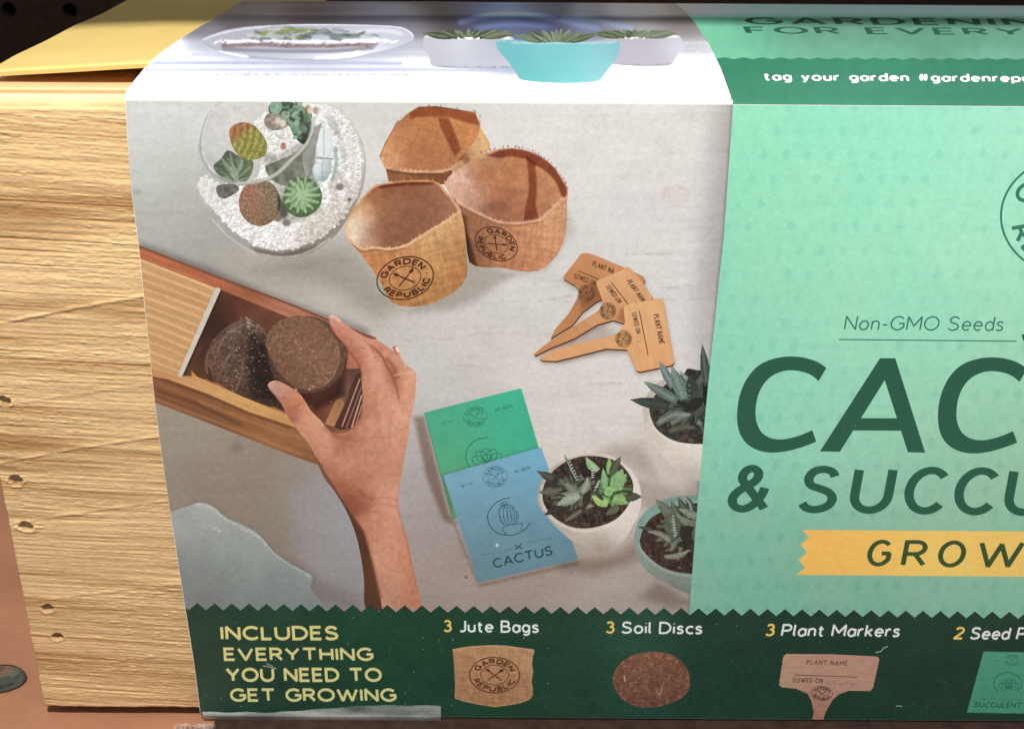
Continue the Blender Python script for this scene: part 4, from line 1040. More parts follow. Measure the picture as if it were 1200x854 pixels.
A.brush('bagA', T2([(182, 240), (204, 190), (244, 120), (294, 75)]), 1.2, (196, 132, 84), .7, .5, 1)
fray('bagA', T2([(240, 120), (300, 72), (400, 50), (548, 74), (568, 125)]), (170, 98, 60), 60, 3)
fray('bagA', T2([(186, 248), (300, 298), (460, 286)]), (238, 186, 140), 40, 4)
# right bag
outC = T8([(6, 272), (50, 218), (55, 170), (120, 130), (200, 110), (300, 80), (400, 68), (480, 80), (560, 110), (640, 170), (680, 230), (730, 310), (726, 380), (726, 500), (700, 640), (640, 730), (560, 790), (440, 792), (330, 772), (230, 770), (150, 740), (130, 600), (100, 440), (60, 380), (20, 310)])
A.poly('bagC', outC, weave(gm(S8([(120, 480, 172, 108, 72), (170, 640, 134, 84, 58), (220, 740, 164, 106, 66), (320, 560, 196, 128, 84), (330, 700, 190, 122, 80), (450, 600, 206, 136, 92), (450, 750, 204, 128, 84), (560, 560, 212, 148, 100), (600, 700, 214, 140, 96), (680, 450, 222, 160, 112), (690, 560, 220, 152, 108), (60, 180, 220, 160, 112), (130, 140, 208, 148, 100)])), .16, 8, 2.6), 1.4, 2)
A.poly('bagC', T8([(14, 266), (60, 212), (130, 172), (250, 122), (330, 86), (400, 76), (480, 90), (560, 120), (640, 180), (700, 270), (722, 330), (690, 372), (640, 420), (560, 488), (440, 508), (320, 498), (200, 446), (110, 396), (50, 338)]),
       noisy(gm(S8([(40, 270, 226, 168, 136), (100, 250, 226, 176, 150), (130, 320, 224, 172, 146), (200, 300, 204, 142, 108), (180, 390, 206, 150, 124), (250, 220, 192, 118, 76), (300, 300, 200, 126, 82), (400, 200, 206, 132, 80), (430, 320, 196, 122, 78), (300, 420, 160, 96, 68), (400, 430, 176, 106, 72), (330, 160, 200, 130, 86), (600, 260, 208, 138, 90), (620, 360, 204, 136, 92), (580, 440, 192, 122, 82), (440, 150, 204, 126, 76), (250, 160, 204, 140, 100)]), 3.4, 2), .10, 9, 6), 1.4, 3)
A.soft_poly('bagC', T8([(250, 112), (330, 82), (400, 72), (480, 84), (560, 112), (642, 172), (690, 240), (728, 312), (722, 350), (696, 368), (672, 290), (640, 240), (590, 196), (540, 170), (480, 132), (400, 118), (320, 128)]), (176, 122, 116), .95, 1.3)
A.soft_poly('bagC', T8([(488, 120), (540, 160), (546, 250), (548, 340), (540, 400), (560, 480), (470, 500), (480, 420), (500, 330), (500, 240), (492, 180)]), (188, 136, 124), .95, 1.5)
A.blob('bagC', 585, 243, 10, 7, (140, 84, 58), .5, .7, 20)
A.brush('bagC', T8([(8, 272), (50, 345), (110, 404), (200, 452), (320, 504), (440, 512), (560, 492), (640, 424), (700, 366)]), 1.5, (234, 172, 138), .9, .4, 1); A.brush('bagC', T8([(100, 412), (200, 464), (320, 516), (440, 524), (560, 506)]), 1.1, (150, 88, 58), .6)
A.blob('bagC', 546, 188, 4, 4, (150, 88, 56), .8, .5); A.blob('bagC', 530, 206, 6, 4, (238, 190, 168), .7, .5); A.blob('bagC', 540, 212, 8, 2, (236, 192, 172), .7, .5)
fray('bagC', T8([(60, 160), (200, 105), (400, 66), (560, 108), (680, 225), (730, 310)]), (156, 86, 58), 130, 5)
fray('bagC', T8([(8, 272), (50, 340), (110, 398), (200, 446), (320, 500), (440, 508), (560, 488), (640, 420), (700, 366)]), (244, 190, 156), 70, 15)
fray('bagC', T8([(60, 380), (130, 450), (300, 520), (560, 520), (700, 400)]), (170, 104, 66), 60, 16)
emblem(A, 'bagC', 581.5, 286, 25, 19, (92, 46, 26), 38, 1.2, 0.15)
A.soft_poly('bagC', T8([(125, 540), (150, 600), (180, 700), (200, 770), (140, 750), (110, 620)]), (130, 96, 80), .85, 3)
# front left bag
outB = T7([(24, 345), (60, 270), (130, 170), (200, 100), (240, 85), (390, 62), (570, 62), (640, 110), (735, 240), (762, 310), (776, 400), (786, 560), (785, 660), (740, 730), (640, 800), (520, 842), (420, 852), (330, 832), (290, 790), (240, 690), (180, 600), (110, 510), (50, 440), (25, 380)])
A.poly('bagB', outB, weave(gm(S7([(60, 400, 226, 162, 110), (130, 530, 206, 132, 82), (200, 540, 196, 124, 74), (240, 640, 202, 130, 80), (330, 760, 196, 128, 76), (420, 820, 186, 120, 70), (320, 520, 200, 132, 80), (400, 600, 200, 136, 84), (450, 700, 202, 140, 88), (520, 480, 208, 152, 98), (620, 400, 214, 162, 108), (700, 350, 216, 160, 108), (650, 560, 204, 146, 90), (700, 650, 196, 134, 78), (560, 770, 186, 126, 74), (760, 500, 186, 124, 74), (760, 650, 180, 116, 68)])), .17, -14, 2.6, 9), 1.4, 2)
A.poly('bagB', T7([(32, 350), (66, 275), (136, 180), (230, 98), (400, 78), (572, 76), (636, 130), (728, 256), (660, 308), (560, 368), (460, 430), (390, 468), (300, 486), (210, 478), (130, 488), (60, 430), (36, 400)]),
       noisy(gm(S7([(50, 370, 234, 196, 156), (100, 400, 240, 224, 202), (120, 320, 238, 218, 192), (110, 240, 214, 154, 106), (150, 250, 220, 168, 124), (160, 440, 196, 150, 120), (180, 360, 178, 124, 94), (230, 180, 186, 124, 86), (300, 250, 170, 112, 80), (300, 400, 152, 98, 72), (420, 200, 158, 102, 74), (420, 320, 150, 96, 70), (380, 440, 158, 100, 70), (540, 200, 150, 96, 70), (560, 300, 152, 98, 72), (660, 240, 176, 116, 84), (600, 130, 170, 110, 78), (250, 120, 150, 88, 58), (400, 100, 156, 92, 60)]), 3.4, 2), .07, 8, 5), 1.5, 3)
A.soft_poly('bagB', T7([(232, 88), (390, 66), (572, 66), (600, 90), (400, 92), (240, 112)]), (172, 120, 92), .8, 1.2)
A.brush('bagB', T7([(26, 360), (40, 410), (75, 450), (130, 492), (210, 482), (300, 492), (390, 474), (460, 436), (560, 374), (660, 314), (730, 262)]), 1.3, (240, 188, 140), .85, .4, 1)
A.brush('bagB', T7([(60, 455), (120, 505), (210, 496), (300, 506), (390, 488)]), 1.0, (140, 80, 46), .5); A.brush('bagB', T7([(200, 100), (240, 88), (390, 66), (570, 66), (640, 114), (735, 242)]), 1.0, (216, 148, 100), .8, .5)
fray('bagB', T7([(60, 270), (200, 100), (390, 62), (570, 62)]), (206, 140, 92), 60, 8)
fray('bagB', T7([(26, 360), (75, 450), (130, 490), (210, 482), (300, 490), (390, 470), (560, 370), (730, 262)]), (246, 200, 152), 70, 18)
emblem(A, 'bagB', 474.8, 326, 33.5, 24.5, (92, 52, 28), -14, 1.12)
A.ribbon('bagB', [[(507, 333), (511, 331)], [(510, 334.5), (512, 334)]], .7, (96, 56, 30))
A.soft_poly('bagC', T8([(75, 440), (135, 470), (140, 600), (150, 760), (120, 740), (90, 560)]), (140, 104, 84), .7, 2)

# --- plant markers
T3 = Z(610, 280, 4.8)
MK = {'mkA': ([(340, 84), (372, 78), (405, 86), (560, 150), (690, 210), (700, 228), (688, 262), (600, 300), (480, 330), (430, 350), (350, 410), (290, 485), (230, 520), (165, 562), (200, 500), (270, 420), (316, 340), (330, 298), (308, 262), (244, 226), (240, 212)], [(300, 340, 190, 128, 82), (450, 180, 204, 142, 94), (640, 230, 200, 138, 92), (370, 300, 158, 104, 66), (300, 240, 196, 132, 86)]),
      'mkB': ([(424, 238), (560, 180), (600, 156), (616, 160), (690, 250), (745, 330), (680, 400), (600, 480), (520, 456), (430, 482), (300, 560), (170, 612), (85, 655), (72, 648), (130, 600), (250, 520), (380, 440), (440, 400), (465, 358), (440, 290)], [(300, 540, 206, 146, 96), (450, 420, 214, 156, 106), (600, 230, 222, 166, 116), (480, 260, 224, 170, 120), (560, 400, 206, 148, 100), (100, 640, 196, 134, 86)]),
      'mkC': ([(580, 386), (590, 374), (620, 364), (780, 334), (796, 336), (804, 350), (864, 688), (858, 704), (845, 710), (672, 746), (655, 742), (645, 728), (600, 622), (480, 616), (340, 652), (200, 686), (125, 684), (105, 672), (170, 630), (300, 590), (480, 552), (555, 525), (588, 470)], [(160, 660, 216, 158, 108), (400, 600, 222, 164, 112), (620, 420, 230, 176, 124), (780, 380, 228, 172, 120), (700, 600, 228, 170, 116), (840, 690, 222, 162, 110)])}
for k in ('mkA', 'mkB', 'mkC'):
    pts, cs = MK[k]; pts = T3(pts)
    below = ('photo',) + tuple(q for q in ('mkA', 'mkB') if q < k)
    A.soft_poly(below, [(x + 1, y + 4) for x, y in pts], (176, 160, 148), .6, 4.5)
    A.poly(k, [(x + .5, y + 1.9) for x, y in pts], (96, 58, 36))
    A.poly(k, pts, noisy(gm([(610 + x / 4.8, 280 + y / 4.8, r, g_, b) for x, y, r, g_, b in cs]), .05, 16, 3, .2, 70), 2.2)
A.soft_poly('mkA', T3([(420, 240), (470, 340), (440, 350), (350, 400), (330, 330), (350, 290)]), (176, 150, 130), .6, 4)
A.soft_poly('mkB', T3([(560, 400), (585, 380), (590, 460), (600, 480), (540, 450)]), (176, 150, 130), .7, 4)
ink = (84, 54, 34)
def t3(p): return T3([p])[0]
for k, a, b, up, s in [('mkA', (405, 150), (520, 196), (8, -26), 'PLANT NA'), ('mkB', (598, 238), (678, 350), (26, -8), 'PLANT NAM'), ('mkC', (748, 428), (782, 590), (28, -4), 'PLANT NAME')]:
    u = (up[0] / 4.8, up[1] / 4.8); text(A, k, s, t3(a), t3(b), u, .17, ink, .4, .6, 0, True)
for k, a, b, up, s in [('mkA', (300, 218), (418, 262), (8, -24), 'SOWED ON'), ('mkB', (478, 266), (548, 360), (24, -8), 'SOWED ON'), ('mkC', (626, 414), (652, 530), (24, -3), 'SOWED ON'), ('mkC', (648, 545), (672, 660), (22, -3), '_/_/_')]:
    u = (up[0] / 4.8, up[1] / 4.8); text(A, k, s, t3(a), t3(b), u, .17 if s[0] == 'S' else .08, ink, .4, .6, 0, s[0] == 'S')
for k, a, b in [('mkA', (325, 180), (440, 228)), ('mkB', (512, 246), (604, 366)), ('mkC', (668, 406), (718, 654))]:
    A.ribbon(k, [[t3(a), t3(b)]], 1.1, ink)
for k, c, r_, an in [('mkA', (372, 305), 9.8, 115), ('mkB', (490, 405), 9.6, 60), ('mkC', (580, 562), 9.6, 80)]:
    q = t3(c); A.blob(k, q[0], q[1], r_, r_ * .95, (150, 102, 64), .45, .3); emblem(A, k, q[0], q[1], r_, r_ * .95, (74, 48, 30), an, 1.15)
A.ribbon('mkC', [[t3((550, 608)), t3((558, 598))]], .7, ink); A.ribbon('mkB', [[t3((480, 456)), t3((490, 450))]], .7, ink)

def soil(c0, sc=1.5, amp=.22, seed=2):
    def h(P, C=None):
        d1, d2, cid = voro(P[:, 0] / (2.1 * sc), P[:, 1] / (1.7 * sc), seed); n = fbm(P[:, 0] / 3, P[:, 1] / 3, 2, seed)
        c = c0(P) if callable(c0) else np.tile(np.array(c0, float), (len(P), 1))
        return c * (1 + amp * (cid - .5) + amp * (n - .5))[:, None] * (1 + .14 * (cid > .93))[:, None]
    return h
# --- the printed wooden box with soil discs
T4 = Z(150, 280, 3.163); S4 = ZG(150, 280, 3.163); TH_ = Z(300, 350, 4.27); SH = ZG(300, 350, 4.27)
xe = ledge
def grainf(f, amp, ang, sp=4, ln=40, seed=3):
    ca, sa = math.cos(math.radians(ang)), math.sin(math.radians(ang))
    def h(P, C=None):
        c = f(P, C) if callable(f) else np.tile(np.array(f, float), (len(P), 1))
        u = P[:, 0] * ca + P[:, 1] * sa; v = -P[:, 0] * sa + P[:, 1] * ca
        return c * (1 + amp * 2 * (fbm(u / ln, v / sp, 3, seed) - .5))[:, None]
    return h
A.poly('crate', T4([(20, 8), (40, 22), (330, 136), (590, 233), (750, 298), (922, 366), (900, 420), (860, 700), (780, 780), (740, 850), (600, 800), (300, 682), (100, 606), (60, 590), (60, 400)]),
       grainf(gm(S4([(110, 560, 140, 98, 68), (200, 600, 132, 90, 62), (300, 640, 142, 98, 66), (420, 700, 140, 96, 62), (560, 760, 150, 104, 70), (680, 800, 146, 102, 68), (100, 590, 118, 84, 60), (300, 670, 116, 80, 56), (60, 50, 176, 108, 74)])), .16, 21, 3.5, 60), 2.2)
A.poly('crate', T4([(34, 28), (330, 141), (590, 240), (750, 306), (910, 370), (896, 392), (740, 330), (590, 290), (345, 190), (150, 112), (36, 66)]),
       grainf(gm(S4([(60, 50, 186, 112, 76), (200, 110, 186, 114, 80), (330, 160, 188, 116, 84), (450, 215, 150, 92, 66), (580, 262, 196, 136, 108), (700, 300, 176, 116, 92), (860, 372, 170, 118, 96)])), .12, 21, 3, 40), 2.0)
A.brush('crate', T4([(36, 26), (330, 140), (590, 238), (750, 304), (915, 370)]), 1.0, (104, 76, 62), .75, .5)
A.poly('crate', T4([(343, 188), (590, 288), (740, 330), (896, 385), (872, 520), (830, 700), (740, 720), (600, 648), (420, 565), (290, 520), (200, 508)]),
       noisy(gm(S4([(360, 210, 96, 60, 46), (330, 260, 56, 40, 32), (300, 330, 66, 46, 38), (280, 420, 92, 62, 46), (240, 490, 104, 70, 48), (450, 250, 122, 76, 58), (540, 300, 122, 80, 60), (500, 340, 92, 60, 48), (300, 480, 84, 58, 42), (520, 480, 66, 46, 38), (560, 600, 74, 52, 42), (500, 600, 84, 58, 42), (660, 600, 124, 82, 66), (720, 560, 132, 88, 70), (700, 650, 128, 84, 66), (820, 420, 112, 78, 66), (800, 480, 96, 66, 56), (820, 560, 120, 88, 78)]), 3.2, 4), .12, 12, 7), 1.8)
A.poly('crate', T4([(296, 505), (286, 440), (318, 372), (372, 322), (432, 298), (490, 318), (530, 380), (548, 470), (560, 560), (545, 622), (470, 602), (380, 562)]),
       soil(gm(S4([(320, 460, 118, 88, 72), (380, 370, 104, 82, 70), (440, 320, 112, 92, 80), (450, 420, 80, 62, 52), (400, 500, 108, 84, 72), (500, 480, 70, 52, 42), (500, 580, 72, 54, 44), (360, 540, 96, 72, 58)])), 1.3, .3, 9), 1.5, 3)
A.soft_poly('crate', T4([(450, 330), (500, 360), (540, 470), (555, 600), (470, 590), (440, 470)]), (150, 140, 135), .7, 6)
for _q in ([(330, 420), (360, 360), (420, 320)], [(340, 500), (370, 440), (410, 400)], [(400, 560), (420, 500), (430, 440)]): A.brush('crate', T4(_q), 1.3, (150, 132, 122), .45, .8, 1)
rr = random.Random(4)
for _ in range(110):
    x, y = rr.gauss(420, 50), rr.gauss(430, 70)
    if x > 545: continue
    p = t4 = T4([(x, y), (x + rr.uniform(-9, 9), y + rr.uniform(-7, 7))])
    A.ribbon('crate', [p], rr.uniform(.35, .8), rr.choice([(176, 168, 162), (150, 140, 134), (130, 118, 112)]))
for x, y in ((440, 290), (450, 300), (445, 310)): A.brush('crate', T4([(x, y), (x + 5, y + 22)]), .7, (186, 176, 172), .7)
A.poly('crate', T4([(235, 488), (248, 500), (262, 520), (255, 532), (236, 510)]), (196, 150, 48)); A.poly('crate', T4([(335, 540), (350, 560), (345, 566), (332, 552)]), (206, 156, 56))
A.brush('crate', T4([(300, 480), (310, 530)]), 1.2, (44, 32, 26), .7)
# right inner wall: pale lath and bright ribs
A.poly('crate', TH_([(345, 625), (400, 505), (430, 495), (445, 530), (410, 600), (390, 640)]), grainf((176, 128, 88), .15, -60, 3, 30), 1.8)
A.poly('crate', TH_([(390, 640), (445, 530), (470, 450), (500, 380), (530, 360), (536, 480), (520, 600), (470, 650), (420, 655)]), (86, 58, 48), 2)
for x0_, y0_, x1_, y1_, c in ((430, 640, 520, 400, (186, 142, 122)), (452, 648, 528, 440, (150, 108, 92)), (478, 645, 530, 480, (200, 158, 140)), (500, 630, 530, 530, (170, 126, 108)), (412, 600, 470, 470, (112, 76, 62))):
    A.ribbon('crate', [TH_([(x0_, y0_), (x1_, y1_)])], 1.6, c)
A.soft_poly('crate', TH_([(250, 560), (420, 430), (430, 470), (330, 610)]), (190, 160, 140), .5, 6, True)
# front rim and underside line
A.poly('crate', T4([(83, 478), (185, 508), (250, 508), (300, 530), (420, 582), (560, 638), (640, 668), (640, 705), (600, 690), (450, 640), (300, 575), (150, 520), (87, 508)]),
       grainf(gm(S4([(110, 500, 198, 146, 98), (230, 520, 206, 156, 108), (300, 555, 214, 166, 114), (430, 605, 216, 170, 108), (580, 660, 196, 148, 96)])), .12, 21, 3, 40), 1.8)
A.brush('crate', T4([(90, 514), (150, 528), (300, 584), (450, 648), (600, 700)]), 1.1, (92, 62, 44), .7, .6); A.brush('crate', T4([(110, 562), (240, 604), (420, 690)]), 1.4, (96, 64, 44), .6, .8); A.brush('crate', T4([(260, 600), (430, 668), (640, 740)]), 1.2, (182, 130, 88), .5, .8)
A.brush('crate', T4([(100, 590), (300, 668), (500, 744), (640, 800)]), 1.2, (178, 128, 92), .6, .8)
# lid of the printed box with pale edge
def lid(P, C=None):
    u = (P[:, 0] - 160) * .94 + (P[:, 1] - 300) * .36; v = -(P[:, 0] - 160) * .36 + (P[:, 1] - 300) * .94
    fr = (v / 9.5 + .25 * vn(u / 60, v / 20, 3)) % 1; st = np.exp(-((fr - .5) / .13) ** 2) * .8 + .35 * vn(u / 90, v / 12, 12); f2 = fbm(u / 40, v / 2.2, 2, 5)
    c = np.array([196, 150, 102.0]) + (np.array([224, 188, 140]) - np.array([196, 150, 102])) * np.clip(st, 0, 1)[:, None]
    return c * (.94 + .12 * f2)[:, None]
A.poly('crate', T4([(37, 70), (60, 78), (150, 114), (330, 184), (186, 508), (150, 500), (84, 478), (60, 300)]), lid, 1.7)
A.poly('crate', T4([(324, 182), (336, 180), (344, 188), (202, 506), (192, 512), (184, 506)]), (206, 200, 188))
A.brush('crate', T4([(346, 192), (206, 506)]), 1.0, (52, 38, 30), .8)
A.brush('crate', T4([(40, 74), (150, 118), (320, 184)]), .8, (228, 196, 150), .7)
# the soil disc in the hand
A.soft_poly('crate', TH_([(80, 330), (200, 460), (330, 450), (430, 380), (450, 300), (440, 480), (300, 560), (160, 470)]), (110, 84, 72), .6, 5)
A.poly('disc', ell(300 + 254 / 4.27, 350 + 280 / 4.27, 46, 45, 12, 60), soil(gm(SH([(250, 470, 90, 64, 48), (430, 330, 92, 68, 54), (440, 230, 98, 72, 56), (120, 400, 70, 50, 38)])), 1.2), 1.5)
A.poly('disc', TH_(cat([(50, 222), (62, 170), (95, 130), (140, 100), (200, 86), (260, 92), (320, 115), (370, 160), (402, 215), (417, 270), (410, 330), (385, 390), (340, 435), (285, 455), (230, 455), (170, 425), (110, 365), (75, 300)], 4)),
       soil(gm(SH([(100, 200, 118, 92, 70), (200, 120, 116, 88, 66), (300, 160, 124, 94, 70), (380, 230, 118, 90, 68), (200, 250, 134, 104, 78), (300, 300, 138, 106, 80), (380, 350, 128, 100, 76), (250, 420, 112, 84, 62), (120, 330, 108, 82, 62)])), 1.15), 1.35)
A.brush('disc', TH_([(402, 210), (417, 270), (410, 330), (385, 390), (340, 435)]), 1.0, (150, 124, 100), .55, .7, 1); A.brush('disc', TH_([(75, 300), (110, 368), (170, 428), (230, 458)]), 1.1, (84, 62, 48), .6, .7, 1)
for x, y in ((200, 455), (268, 452), (285, 440)): A.blob('disc', *TH_([(x, y)])[0], 1.2, 1.0, (224, 208, 190), .9, .4)

# --- the hand
# dark sleeve shadow left of the wrist
A.poly('hand', TL(cat([(640, 60), (700, 200), (745, 262), (790, 335), (828, 420), (854, 520), (870, 630), (878, 752), (960, 752), (950, 700), (920, 560), (880, 440), (800, 320), (730, 200)], 4)), gm([(385, 570, 150, 96, 74), (400, 590, 118, 76, 58), (415, 620, 104, 68, 54), (425, 660, 110, 74, 58), (435, 700, 98, 68, 54), (445, 690, 128, 88, 70)], 3, 4), 2.0)
handP = TH_([(58, 436), (66, 420), (82, 412), (105, 410), (140, 424), (200, 460), (226, 484), (250, 520), (275, 562), (320, 605), (350, 640), (380, 668), (415, 676), (450, 670), (485, 645), (515, 612), (528, 580), (535, 500), (527, 400), (522, 352), (500, 350), (470, 350), (452, 345), (458, 290), (455, 250), (440, 225), (400, 182), (372, 135), (363, 105), (368, 88), (380, 80), (408, 92), (440, 122), (500, 165), (560, 198), (600, 204), (640, 228), (690, 262), (682, 245), (700, 234), (712, 236), (722, 262), (722, 290), (758, 335), (792, 358), (802, 385), (800, 440), (796, 500), (780, 570), (768, 640), (762, 700), (748, 770), (735, 840)])
handP = list(cat(handP, 3, False)) + TL([(1012, 290), (1014, 340), (1024, 385), (1046, 450), (1060, 520), (1075, 590), (1092, 660), (1110, 752), (945, 752), (936, 690), (915, 600), (895, 520), (870, 430), (830, 370), (780, 300), (745, 240), (705, 180)]) + TH_([(330, 830), (300, 790), (262, 722), (225, 680), (196, 640), (165, 600), (145, 560), (128, 526), (100, 490), (68, 455)])
hs = SH([(85, 440, 206, 152, 140), (110, 470, 200, 150, 138), (140, 440, 222, 158, 136), (150, 480, 210, 140, 114), (150, 540, 196, 124, 100), (180, 580, 172, 100, 80), (200, 520, 216, 146, 122), (230, 580, 218, 152, 128), (260, 640, 216, 152, 128), (300, 620, 226, 166, 142), (290, 700, 212, 148, 124), (350, 690, 222, 162, 140), (340, 760, 220, 162, 140), (380, 800, 214, 152, 130), (290, 770, 190, 124, 100), (340, 840, 186, 118, 94), (400, 740, 200, 136, 112), (430, 760, 192, 126, 104), (430, 690, 184, 116, 94), (480, 720, 196, 132, 110), (470, 800, 206, 144, 122),
    (540, 720, 206, 142, 120), (560, 640, 210, 144, 120), (620, 640, 224, 164, 142), (620, 720, 214, 150, 128), (560, 560, 200, 130, 106), (570, 480, 212, 142, 118), (550, 420, 204, 132, 108), (545, 370, 210, 140, 116), (600, 420, 228, 170, 148), (650, 480, 226, 166, 144), (600, 340, 230, 172, 150), (620, 300, 226, 166, 144), (560, 290, 228, 170, 148), (540, 240, 224, 164, 142), (500, 200, 222, 160, 136), (450, 160, 222, 156, 134), (410, 120, 226, 160, 142), (382, 95, 228, 178, 166), (385, 140, 206, 134, 114), (430, 205, 198, 122, 100), (480, 262, 188, 112, 90), (515, 310, 180, 106, 86), (470, 300, 206, 134, 116), (480, 335, 190, 118, 100),
    (660, 560, 220, 158, 134), (700, 620, 228, 168, 146), (740, 560, 226, 164, 140), (760, 480, 226, 160, 136), (770, 400, 234, 176, 150), (720, 420, 222, 156, 132), (740, 360, 232, 176, 152), (700, 310, 226, 164, 142), (650, 260, 222, 158, 134), (600, 228, 220, 152, 128), (620, 260, 196, 122, 100), (670, 340, 196, 124, 102), (700, 380, 176, 104, 84), (700, 440, 190, 118, 94), (790, 440, 230, 166, 142), (740, 700, 218, 154, 132), (690, 780, 220, 158, 136), (620, 820, 204, 142, 120), (560, 800, 206, 144, 124), (720, 830, 210, 146, 124)])
hs += [(180 + x / 3.529, 500 + y / 3.529, r, g_, b) for x, y, r, g_, b in [(880, 300, 184, 112, 90), (850, 230, 200, 132, 108), (800, 180, 214, 152, 128), (940, 280, 218, 156, 134), (990, 330, 226, 162, 140), (920, 380, 212, 146, 122), (1000, 420, 218, 150, 128), (940, 480, 222, 160, 138), (900, 450, 198, 130, 106), (1020, 520, 214, 146, 122), (960, 580, 222, 162, 140), (1055, 600, 208, 134, 108), (990, 640, 216, 156, 134), (930, 640, 196, 130, 108), (1080, 700, 204, 132, 106), (1040, 740, 202, 134, 110), (970, 740, 202, 150, 132), (860, 330, 158, 92, 72), (780, 250, 170, 104, 82), (820, 320, 150, 88, 70)]]
A.poly('hand', handP, noisy(gm(hs, 3.4, 2.2), .065, 4, 12), 1.8)
H = lambda p, w, c, a, s=.8, w1=None: A.brush('hand', TH_(p), w, c, a, s, 1, w1)
H([(575, 235), (625, 280), (655, 340), (685, 385), (712, 392)], 1.5, (160, 92, 72), .75); H([(655, 300), (690, 345), (700, 385)], 2.4, (176, 104, 82), .7)
H([(690, 395), (702, 440), (712, 490), (720, 520)], 2.2, (168, 98, 74), .75, .8, .6); H([(530, 180), (560, 225), (590, 262)], .9, (188, 120, 98), .5)
H([(690, 385), (740, 375), (790, 372)], 1.2, (238, 184, 160), .5); H([(455, 250), (460, 345)], 1.0, (150, 90, 72), .6); H([(440, 228), (480, 280), (520, 345), (530, 400)], 1.3, (158, 92, 74), .6)
H([(366, 100), (372, 132), (402, 185), (440, 228)], 1.1, (172, 100, 82), .6); H([(60, 432), (70, 416), (90, 416)], 1.0, (232, 200, 190), .7)
A.poly('hand', TH_(cat([(62, 432), (78, 420), (98, 420), (118, 440), (138, 468), (140, 490), (122, 492), (96, 476), (74, 452)], 4)), gm(SH([(80, 432, 214, 172, 164), (110, 455, 190, 142, 132), (125, 485, 202, 152, 140)])), 1.6)
H([(60, 440), (95, 482), (125, 500), (146, 488)], .9, (170, 108, 90), .6); H([(376, 84), (398, 94), (420, 112)], 1.3, (240, 206, 196), .8)
H([(685, 245), (700, 235), (712, 240)], 1.0, (120, 70, 56), .8); H([(706, 240), (712, 262)], 1.8, (246, 236, 226), .9); H([(690, 255), (706, 275)], 1.6, (190, 116, 94), .7)
H([(380, 668), (415, 677), (450, 671)], 1.4, (222, 152, 126), .9); H([(350, 645), (390, 680), (440, 700), (470, 690)], 3, (168, 104, 82), .55); H([(530, 560), (525, 600), (490, 645)], 2.0, (176, 110, 88), .6)
H([(250, 520), (280, 570), (330, 615)], 1.2, (236, 182, 158), .5); H([(560, 620), (600, 640), (640, 620)], 3, (226, 168, 146), .5); H([(690, 540), (720, 580), (750, 600)], 3, (236, 180, 156), .45)
for _q, _w, _c, al_ in (([(188, 548), (206, 538), (222, 534)], .7, (150, 90, 70), .6), ([(196, 566), (214, 556), (232, 550)], .6, (156, 96, 76), .5), ([(180, 532), (198, 524)], .5, (156, 96, 76), .5), ([(505, 262), (522, 250), (540, 246)], .6, (160, 100, 80), .5), ([(512, 276), (530, 264)], .5, (160, 100, 80), .45),
    ([(590, 300), (606, 290), (626, 292)], .7, (172, 112, 90), .5), ([(596, 316), (614, 308), (632, 310)], .6, (172, 112, 90), .45), ([(740, 352), (760, 348), (780, 356)], .6, (176, 116, 94), .5), ([(610, 420), (600, 520), (610, 620), (640, 720)], 1.6, (196, 138, 116), .4), ([(690, 560), (670, 640), (672, 740)], 1.6, (196, 138, 118), .35),
    ([(560, 700), (600, 690), (650, 700)], 1.2, (188, 126, 104), .35), ([(460, 700), (500, 712), (540, 700)], .8, (160, 104, 84), .4), ([(450, 730), (490, 745)], .7, (160, 104, 84), .35), ([(700, 640), (730, 650), (755, 640)], .8, (186, 126, 104), .4)):
    A.brush('hand', TH_(_q), _w, _c, al_, .8, 1)
for _q in ([(905, 296), (950, 290), (1005, 298)], [(895, 325), (950, 320), (1010, 330)], [(880, 350), (930, 350)]): A.brush('hand', TL(_q), .8, (172, 114, 92), .4, .9, 1)
A.brush('hand', TL([(850, 262), (880, 290), (905, 300)]), 2.2, (168, 102, 82), .6, .9); A.brush('hand', TL([(1016, 300), (1016, 350), (1030, 400), (1060, 520), (1092, 660)]), 1.6, (188, 108, 84), .5, .9)
A.brush('hand', TL([(830, 372), (872, 432), (897, 522), (917, 602), (940, 700)]), 1.6, (168, 108, 86), .6, .9)

# --- seed packets
T6 = Z(480, 440, 3.285); S6 = ZG(480, 440, 3.285)
pg = T6([(56, 145), (60, 141), (425, 49), (431, 52), (500, 285), (560, 420), (175, 552), (164, 557)])
A.poly('pkG', pg, noisy(gm(S6([(80, 160, 60, 178, 132), (400, 70, 52, 192, 146), (450, 200, 48, 178, 134), (120, 330, 76, 168, 112), (300, 200, 60, 180, 130), (150, 500, 96, 150, 96), (165, 540, 104, 148, 96)])), .035, 10), 2.4)
A.soft_poly('pkG', T6([(118, 380), (505, 268), (505, 300), (170, 400), (170, 560)]), (190, 200, 190), .6, 3)
gi = (36, 112, 82)
emblem(A, 'pkG', 557, 488, 13.8, 11.6, gi, -12, .9)
def arc_(cx, cy, r, a0, a1, n=26, ry=None): return [(cx + r * math.cos(math.radians(a)), cy + (ry or r) * math.sin(math.radians(a))) for a in np.linspace(a0, a1, n)]
A.ribbon('pkG', [T6([(305, 238), (285, 239), (262, 245), (243, 256), (228, 272), (218, 292), (216, 315), (222, 338), (232, 352)])], 1.0, gi)
